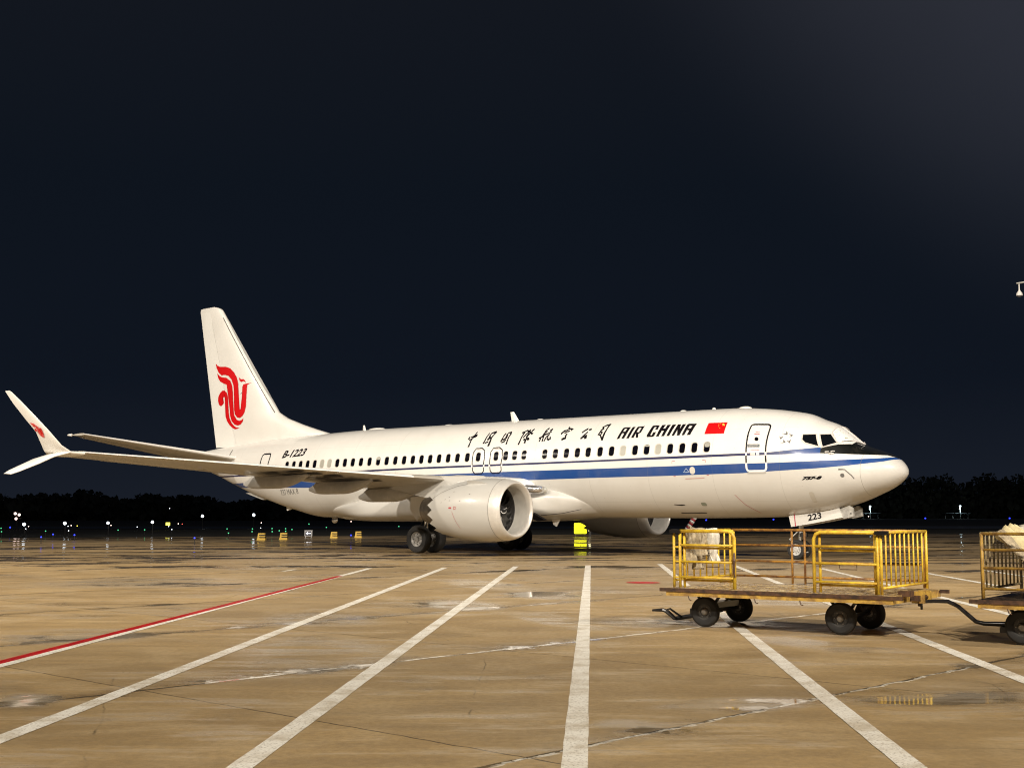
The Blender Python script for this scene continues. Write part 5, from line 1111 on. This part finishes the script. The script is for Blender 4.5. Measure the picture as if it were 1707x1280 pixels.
o = drape('tarpaulin', L2(.20, 1.25, 1.365), L2(1.6, 1.25, 1.37), wd2, .55, .5, mat('white_tarpaulin', (.68, .62, .50), .5, noise=.3, nscale=9, bump=.4), .04, 4, -.02, .015, 9)
tag(o, 'whitish sheet heaped along the top of the rusty cart at the right edge', 'tarpaulin', 'nets and sheets thrown over the carts')

# ------------------------------------------------------------------ far side: signs, marker blocks, lamps
blk_y = mat('marker_yellow', (.75, .50, .08), .5, emit=(1, .62, .12), estr=.0); blk_k = mat('marker_black', (.02, .02, .02), .6)
def marker(u0, u1, vb, vt, label):
    D = 2136.5 * 1.587 / (vb - 856); x0 = (u0 - 853.5) / 2136.5 * D; x1 = (u1 - 853.5) / 2136.5 * D; h = (vb - vt) / 2136.5 * D; w = x1 - x0
    e = tag(empty('marker_block', ((x0 + x1) / 2, D, 0)), label, 'marker block', 'striped marker blocks at the apron edge')
    m1 = MB(); m1.box(-w / 2 - .02, w / 2 + .02, -.22, .22, 0, h * .24); m1.prism([(-w / 2, h * .24), (w / 2, h * .24), (w / 2 * .92, h), (-w / 2 * .80, h)], -.18, .18); m1.build('body', blk_y, e)
    m2 = MB()
    for k in (0, 1): m2.box(-w / 2 * .45, w / 2 * 1.06, -.225, .19, h * (.34 + .32 * k), h * (.47 + .32 * k))
    m2.build('black_band', blk_k, e)
marker(432.7, 445.3, 899.5, 888, 'yellow and black marker block, outermost of the left pair under the tail'); marker(469.6, 481.8, 899, 887.5, 'yellow and black marker block just left of the white arrow sign')
marker(553.5, 564.5, 896.3, 885.8, 'yellow and black marker block just right of the white arrow sign'); marker(594, 604.6, 895.8, 885.2, 'yellow and black marker block nearest the main wheels, beside a blue light')
# arrow sign
D = 85.0; sx = (516.5 - 853.5) / 2136.5 * D
s_ = tag(empty('arrow_sign', (sx, D, 0)), 'small white lit sign with a left arrow between the marker blocks', 'sign')
mb = MB(); mb.box(-.25, .25, -.05, .05, .12, .48, 0); mb.box(-.28, .28, -.06, .06, .48, .50, 0); mb.box(-.2, -.17, -.02, .02, 0, .12); mb.box(.17, .2, -.02, .02, 0, .12); mb.build('frame', mat('sign_frame_white', (.6, .6, .62), .4), s_)
mb = MB(); mb.box(-.20, .20, -.062, -.052, .16, .44); mb.build('sign_face', mat('sign_face_dark', (.03, .03, .05), .4), s_)
mb = MB(); mb.prism([(-.17, .30), (-.03, .40), (-.03, .325), (.17, .325), (.17, .275), (-.03, .275), (-.03, .20)], -.072, -.063); mb.build('arrow', mat('sign_arrow_white', (.9, .9, .95), .4, emit=(.85, .9, 1), estr=1.2), s_)
mb = MB(); mb.box(-.32, .32, -.15, .15, 0, .05)
# yellow lit board
D = 90.0; sx = (966.5 - 853.5) / 2136.5 * D; k = D / 2136.5
s_ = tag(empty('illuminated_board', (sx, D, 0)), 'bright yellow lit board standing under the fuselage between engine and main wheels', 'sign')
mb = MB(); mb.box(-10.2 * k, 10.2 * k, -.12, .10, .18, .96, 0); mb.box(-8 * k, -7 * k, -.05, .05, 0, .18); mb.box(7 * k, 8 * k, -.05, .05, 0, .18); mb.build('housing', mat('board_housing', (.1, .1, .03), .5), s_)
yl = mat('lit_yellow_panel', (.8, .8, .02), .5, emit=(1, .98, .0), estr=1.6)
mb = MB(); mb.prism(rrect(0, .57, 20.5 * k, 17.5 * k, .06), -.14, -.121); mb.build('lit_panel', yl, s_)
mb = MB()
for cx in (-.06, .04, .16): mb.sphere((cx + .12 - .1, 0, 1.07), .12, 10, 0, (1, .5, 1)) if False else None
mb.prism([(-.13, .965), (.42, .965), (.38, 1.10), (.14, 1.14), (-.10, 1.12), (-.17, 1.05)], -.13, -.05, 0); mb.build('lit_top_panel', yl, s_)
mb = MB()
for i in range(2): mb.prism([(.02 + .14 * i, .985), (.05 + .14 * i, .985), (.12 + .14 * i, 1.12), (.09 + .14 * i, 1.12)], -.136, -.131)
mb.build('black_stripe', blk_k, s_)
def flat_text(s, w, h, x, z, y, m_, nm, par):
    cu = bpy.data.curves.new('t', 'FONT'); cu.body = s; ob = bpy.data.objects.new('t', cu); COL.objects.link(ob); bpy.context.view_layer.update(); me = bpy.data.meshes.new_from_object(ob); bpy.data.objects.remove(ob)
    xs_ = [q.co.x for q in me.vertices]; ys_ = [q.co.y for q in me.vertices]
    for q in me.vertices: q.co = (x + (q.co.x - min(xs_)) / (max(xs_) - min(xs_)) * w, y, z + (q.co.y - min(ys_)) / (max(ys_) - min(ys_)) * h)
    me.materials.clear(); me.materials.append(m_); o = bpy.data.objects.new(nm, me); COL.objects.link(o); o.parent = par
flat_text('r 1 1', 12 * k, 5.5 * k, -6 * k, .47, -.143, mat('board_text_olive', (.05, .045, .0), .6, spec=.1), 'board_text', s_)
s2 = tag(empty('strobe_lamp', (sx + 15.2 * k, D, 0)), 'pale yellow hook shaped lamp beside the yellow lit board', 'lamp')
mb = MB(); mb.tube([(0.02, 0, .92), (.03, 0, .60), (-.02, 0, .47), (-.09, 0, .45)], [.07, .07, .085, .08], 10); mb.build('lamp_tube', mat('pale_yellow_glow', (.9, .85, .5), .4, emit=(1, .93, .55), estr=1.6), s2, True)
mb = MB(); mb.box(-.05, .12, .0, .12, 0, .98); mb.build('post', blk_k, s2)
# striped boom seen between the port engine and the cart
a, b2 = dpt(1158.5, 861.5, 58), dpt(1144, 884, 58); d = (b2 - a)
bm_ = tag(empty('striped_boom', (a.x, a.y, 0)), 'slanting red and white striped pole behind the left end of the cart', 'striped pole')
for i in range(7):
    mb = MB(); s0, s1 = i / 7, (i + 1) / 7; o_ = Vector((a.x, a.y, 0)); mb.tube([a + d * s0 - o_, a + d * s1 - o_], .11, 10); mb.build('painted_band', [white_s, red_s][i % 2], bm_, True)
mb = MB(); b0 = b2 - Vector((a.x, a.y, 0)); mb.tube([b0, (b0.x - .25, 0, .02)], .06, 8); mb.box(b0.x - .6, b0.x + .1, -.25, .25, 0, .06); mb.build('base', blk, bm_)

# dome camera on its arm, pole just outside the right edge
D = 50.0; k = D / 2136.5; dc = tag(empty('dome_camera', (21.3, D, 0)), 'white dome camera hanging from a pale arm at the upper right edge', 'camera')
def Pd(u, v): p = dpt(u, v, D); return Vector((p.x - 21.3, 0, p.z))
wht = mat('white_powder_coat', (.80, .78, .74), .4)
mb = MB(); mb.tube([Pd(1694.5, 472.6), Pd(1707, 470.5), Vector((0, 0, Pd(1707, 470.5).z + .05))], .035, 10); mb.build('arm', mat('pale_grey_arm', (.45, .45, .42), .4, .3), dc, True)
mb = MB(); mb.tube([(0, 0, 0), (0, 0, Pd(1707, 460).z)], [.11, .07], 14); mb.build('pole', mat('galvanised_pole', (.38, .39, .38), .45, .5), dc, True)
c0 = Pd(1699.4, 492); zt_ = Pd(1699, 473.5).z
mb = MB(); mb.lathe([(zt_, .022), (zt_ - .22, .024), (zt_ - .27, .04), (c0.z + .13, .075), (c0.z + .07, .11), (c0.z, .125), (c0.z - .02, .12), (c0.z - .02, .001)], 'z', (c0.x, 0, 0), 20); mb.build('housing', wht, dc, True, 40)
mb = MB(); mb.sphere((c0.x, 0, c0.z - .035), .085, 14, 0, (1, 1, .7)); mb.build('dome', mat('smoked_dome', (.10, .10, .11), .15), dc, True)

# far airfield lamps
def emi(nm, c, s): return mat(nm, c, .4, emit=c, estr=s)
BLUE, GREEN, WHITE, PINK, YEL, REDL = emi('blue_taxi_glow', (.03, .05, 1.0), 3), emi('green_taxi_glow', (.12, .9, .40), 1.0), emi('white_lamp_glow', (.85, .93, 1.0), 4.5), emi('pinkish_lamp_glow', (1.0, .72, .62), 6), emi('yellow_lamp_glow', (1, .85, .1), 4), emi('red_lamp_glow', (1, .12, .08), 3)
def ground_light(u, v, m_, nm, label, group, px=1.5, H=.35):
    D = min(420, 2136.5 * (1.587 - H) / (v - 856)) if v > 858 else 420
    if v <= 866: H = max(.35, 1.587 - (v - 856) / 2136.5 * D)
    x = (u - 853.5) / 2136.5 * D; z = 1.587 - (v - 856) / 2136.5 * D; r = px / 2136.5 * D
    e = tag(empty(nm, (x, D, -.06)), label, 'airfield light', group)
    mb = MB(); mb.tube([(0, 0, 0), (0, 0, z + .06 - r)], max(.02, r * .25), 6); mb.lathe([(z + .06 - r * .9, r * .6), (z + .06 - r * .7, r * .7)], 'z', (0, 0, 0), 8); mb.build('stem', blk_k, e)
    mb = MB(); mb.sphere((0, 0, z + .06), r, 10); mb.build('lens', m_, e, True)
side_of = lambda u: 'left of the tail' if u < 345 else ('under the rear fuselage' if u < 700 else 'right of the nose')
bl = [(22, 878.6, 'beside the pinkish lamp mast at the far left'), (74, 894.5, 'lowest of the three left of the tail'), (93.5, 890, 'middle of the three left of the tail'), (129, 891, 'rightmost of the three left of the tail'), (328, 896, 'low beside a white lamp reflection below the left wing'), (587, 891.5, 'just left of the last marker block'),
      (1175.4, 866.5, 'above the left end of the whole cart'), (1287, 865.5, 'under the belly left of the gear door'), (1538.8, 863.6, 'above the right end of the whole cart'), (1678.5, 863.6, 'upper one above the rusty cart'), (1676.5, 881, 'lower one above the rusty cart')]
for u, v, w in bl: ground_light(u, v, BLUE, 'taxiway_light', 'blue airfield light, ' + w, 'blue taxiway edge lights', 1.3)
gl = [(7, 880, 'upper one at the left edge'), (8, 885.6, 'lower one at the left edge'), (81, 884.6, 'between blue lights left of the tail'), (201, 883, 'faint, below the third white lamp'), (245, 882.5, 'whitish, below the fourth white lamp'), (381.5, 881, 'upper of the pair right of the tall white lamp'), (384, 888, 'lower of the pair right of the tall white lamp'),
      (423.5, 881, 'right under the white lamp by the tail bottom'), (423, 885.5, 'small, second under the white lamp by the tail bottom'), (456, 880.5, 'upper, over the first marker block gap'), (456.3, 885.5, 'lower, over the first marker block gap'), (468, 884, 'beside the second marker block'), (478.5, 880.7, 'upper, above the second marker block'), (478.6, 885, 'lower, above the second marker block'), (489, 882, 'bluish green, between block and arrow sign'),
      (517, 873, 'dim, above the arrow sign'), (546, 878.5, 'dim, above the third marker block'), (666, 877, 'pale, just left of the main wheels')]
for u, v, w in gl: ground_light(u, v, GREEN, 'taxiway_light', 'green airfield light, ' + w, 'green taxiway centre lights', 1.0)
wl = [(438, 871, PINK, 'pinkish, above the first marker block'), (437, 879.6, WHITE, 'tiny white, above the first marker block'), (586.7, 869, PINK, 'pinkish, above the last marker block'), (118, 876.5, WHITE, 'tiny white, right of the second white lamp'), (123, 875.5, PINK, 'tiny orange, right of the second white lamp'), (133, 876, YEL, 'tiny yellow, farther right of the second white lamp'), (119, 884, WHITE, 'tiny white, under the second white lamp'),
      (189, 875.3, PINK, 'orange, right of the third white lamp'), (232.5, 877.8, WHITE, 'tiny white, left of the fourth white lamp'), (284.6, 877, WHITE, 'tiny white, under the yellow sign'), (290, 882, WHITE, 'tiny white, right below the yellow sign'), (300.5, 872.5, PINK, 'pinkish, right of the yellow sign'), (307, 873, REDL, 'red, right of the yellow sign'), (52.5, 877, PINK, 'tiny, right of the first white lamp'), (48, 881, WHITE, 'tiny white, under the first white lamp'), (1444.7, 860.5, PINK, 'pinkish, below the lamp by the nose')]
for u, v, m_, w in wl: ground_light(u, v, m_, 'ground_lamp', 'small far light, ' + w, 'small far lights', .7)
def lamp_post(u, v, D, r_px, label, H_dark=True, head=False):
    p = dpt(u, v, D); r = r_px / 2136.5 * D; e = tag(empty('lamp_post', (p.x, p.y, -.06)), label, 'street lamp', 'white lamps along the far field')
    mb = MB(); mb.tube([(0, .1, 0), (0, .1, p.z + .06 - r)], .03, 6)
    mb.lathe([(p.z + .06 + r * .5, .02), (p.z + .06 + r * .45, r * .7)], 'z', (0, 0, 0), 8); mb.build('pole', blk_k, e)
    mb = MB(); mb.sphere((0, 0, p.z + .06), r, 12); mb.build('lamp', WHITE, e, True)
for u, v, D, r, w in ((40, 873.7, 100, 2.6, 'first white lamp from the left, right of the pinkish lamp mast'), (108, 872, 100, 2.6, 'second white lamp from the left on the dark field'), (180, 871.5, 100, 2.3, 'third white lamp from the left on the dark field'), (254, 870, 104, 2.4, 'fourth white lamp from the left, beside the yellow sign'),
                      (337.5, 860, 141, 2.3, 'white lamp on the dark field just left of the tail bottom'), (423, 858, 141, 2.4, 'white lamp under the tail end of the fuselage'), (282.6, 847, 220, .7, 'tiny faint lamp high among the trees above the yellow sign')):
    lamp_post(u, v, D, r, w)
def street(u, v, D, w):
    p = dpt(u, v, D); e = tag(empty('street_lamp', (p.x, p.y, -.06)), w, 'street lamp', 'tall street lamps by pale shelters')
    mb = MB(); mb.tube([(0, .15, 0), (0, .15, p.z), (0, .15, p.z + .25)], .05, 6); mb.build('pole', mat('galvanised_pole', (.38, .39, .38), .45, .5), e)
    k = D / 2136.5; mb = MB(); mb.sphere((0, 0, p.z + .06), 1.7 * k, 12, 0, (1, 1, .9)); mb.tube([(-.6 * k, 0, p.z + .06), (-.9 * k, 0, p.z - 5 * k)], .9 * k, 8); mb.build('lamp', emi('cool_street_glow', (.75, .95, 1.0), 3), e, True)
    ld = bpy.data.lights.new('street_lamp_light', 'POINT'); ld.energy = 250; ld.color = (.75, .95, 1); ld.shadow_soft_size = .3; lo = bpy.data.objects.new('street_lamp_light', ld); COL.objects.link(lo); lo.location = (p.x, p.y - .2, p.z - 8 * k)
    c = dpt(u - 6, 855.5, D + 3); s = tag(empty('shelter', (c.x, c.y, -.06)), 'pale flat roofed shelter under the lamp ' + ('beside the nose of the jet' if u < 1500 else 'far right of the nose'), 'shelter', 'pale shelters under the street lamps')
    L_ = 21 * k; mb = MB(); mb.box(-L_, L_, -1.5, 1.5, c.z + .0, c.z + .12); mb.build('roof', mat('pale_blue_roof', (.12, .15, .165), .5), s)
    mb = MB()
    for x in (-L_ * .9, -L_ * .3, L_ * .3, L_ * .9): mb.box(x - .06, x + .06, -.06, .06, 0, c.z)
    mb.build('post', mat('galvanised_pole', (.38, .39, .38), .45, .5), s)
street(1450.5, 844, 415, 'tall street lamp glowing beside the nose of the jet'); street(1600.7, 843.5, 415, 'tall street lamp glowing in the dark far right of the nose')
# pinkish lamp mast at far left
D = 138; e = dpt(28.5, 862, D); lm = tag(empty('lamp_mast', (e.x, e.y, -.06)), 'short mast carrying three pinkish white lamps near the left edge', 'lamp mast')
mb = MB(); mb.box(-.06, .06, -.06, .06, 0, 1.9); mb.box(-.35, .4, .10, .16, 1.1, 1.2); mb.build('mast', blk_k, lm)
for u, v in ((26, 855.8), (32.6, 857.8), (27.3, 864.3)): p = dpt(u, v, D); mb = MB(); mb.sphere((p.x - e.x, -.1, p.z + .06), 2.2 / 2136.5 * D, 12); mb.build('lamp', emi('pink_mast_glow', (1, .74, .66), 3), lm, True)
# small yellow lit sign far off
p = dpt(280, 873, 130); e = tag(empty('lit_sign', (p.x, p.y, -.06)), 'small glowing yellow sign on the dark field below the wing', 'sign')
mb = MB(); w_ = 3.4 * 130 / 2136.5; h_ = 2.4 * 130 / 2136.5; mb.box(-w_, w_, -.06, .0, p.z + .06 - h_, p.z + .06 + h_); mb.build('lit_face', emi('pale_yellow_sign_glow', (1, .92, .12), 2.2), e)
mb = MB(); mb.box(-w_ * .8, -w_ * .7, 0, .06, 0, p.z); mb.box(w_ * .7, w_ * .8, 0, .06, 0, p.z); mb.build('leg', blk_k, e)

# tree line: leaf clumps in an uneven mass
leaf = mat('night_foliage', (.11, .115, .08), .8, noise=.5, nscale=.5)
def wood(name, x0, x1, y, prof, n, label, seed):
    rnd = random.Random(seed); V = []; F = []
    for _ in range(n):
        x = rnd.uniform(x0, x1); s = (x - x0) / (x1 - x0); hmax = prof(s) * (1 + .22 * math.sin(x * .35 + seed) * math.sin(x * .11) + .10 * math.sin(x * 1.3)); yy = y + rnd.uniform(-9, 9)
        z = hmax * rnd.random() ** .8; r = rnd.uniform(.45, 1.15) * (1.5 if z < hmax * .6 else .8); c = Vector((x, yy, z)); a = Vector((rnd.gauss(0, 1), rnd.gauss(0, 1), rnd.gauss(0, 1))).normalized(); b_ = a.orthogonal().normalized(); d_ = a.cross(b_); k = len(V)
        for q in range(5): t_ = 2 * math.pi * q / 5 + rnd.uniform(-.3, .3); V.append(c + (b_ * math.cos(t_) + d_ * math.sin(t_)) * r * rnd.uniform(.6, 1.1))
        F.append(tuple(range(k, k + 5)))
    o = link(name, V, F, leaf); tag(o, label, 'wood', None, 'stuff'); return o
wood('far_wood', -190, -40, 320, lambda s: 3.6 + 2.2 * math.sin(math.pi * min(1, s * 1.05)) , 18000, 'dark mass of trees beyond the field left of and under the jet', 1)
wood('far_wood', -42, 90, 380, lambda s: 7.0, 14000, 'dark mass of trees beyond the field behind the fuselage', 2)
wood('far_wood', 85, 270, 450, lambda s: 9.6 + 3.2 * math.sin(math.pi * min(1, s * 1.1)), 22000, 'dark mass of tall trees beyond the field right of the nose', 3)
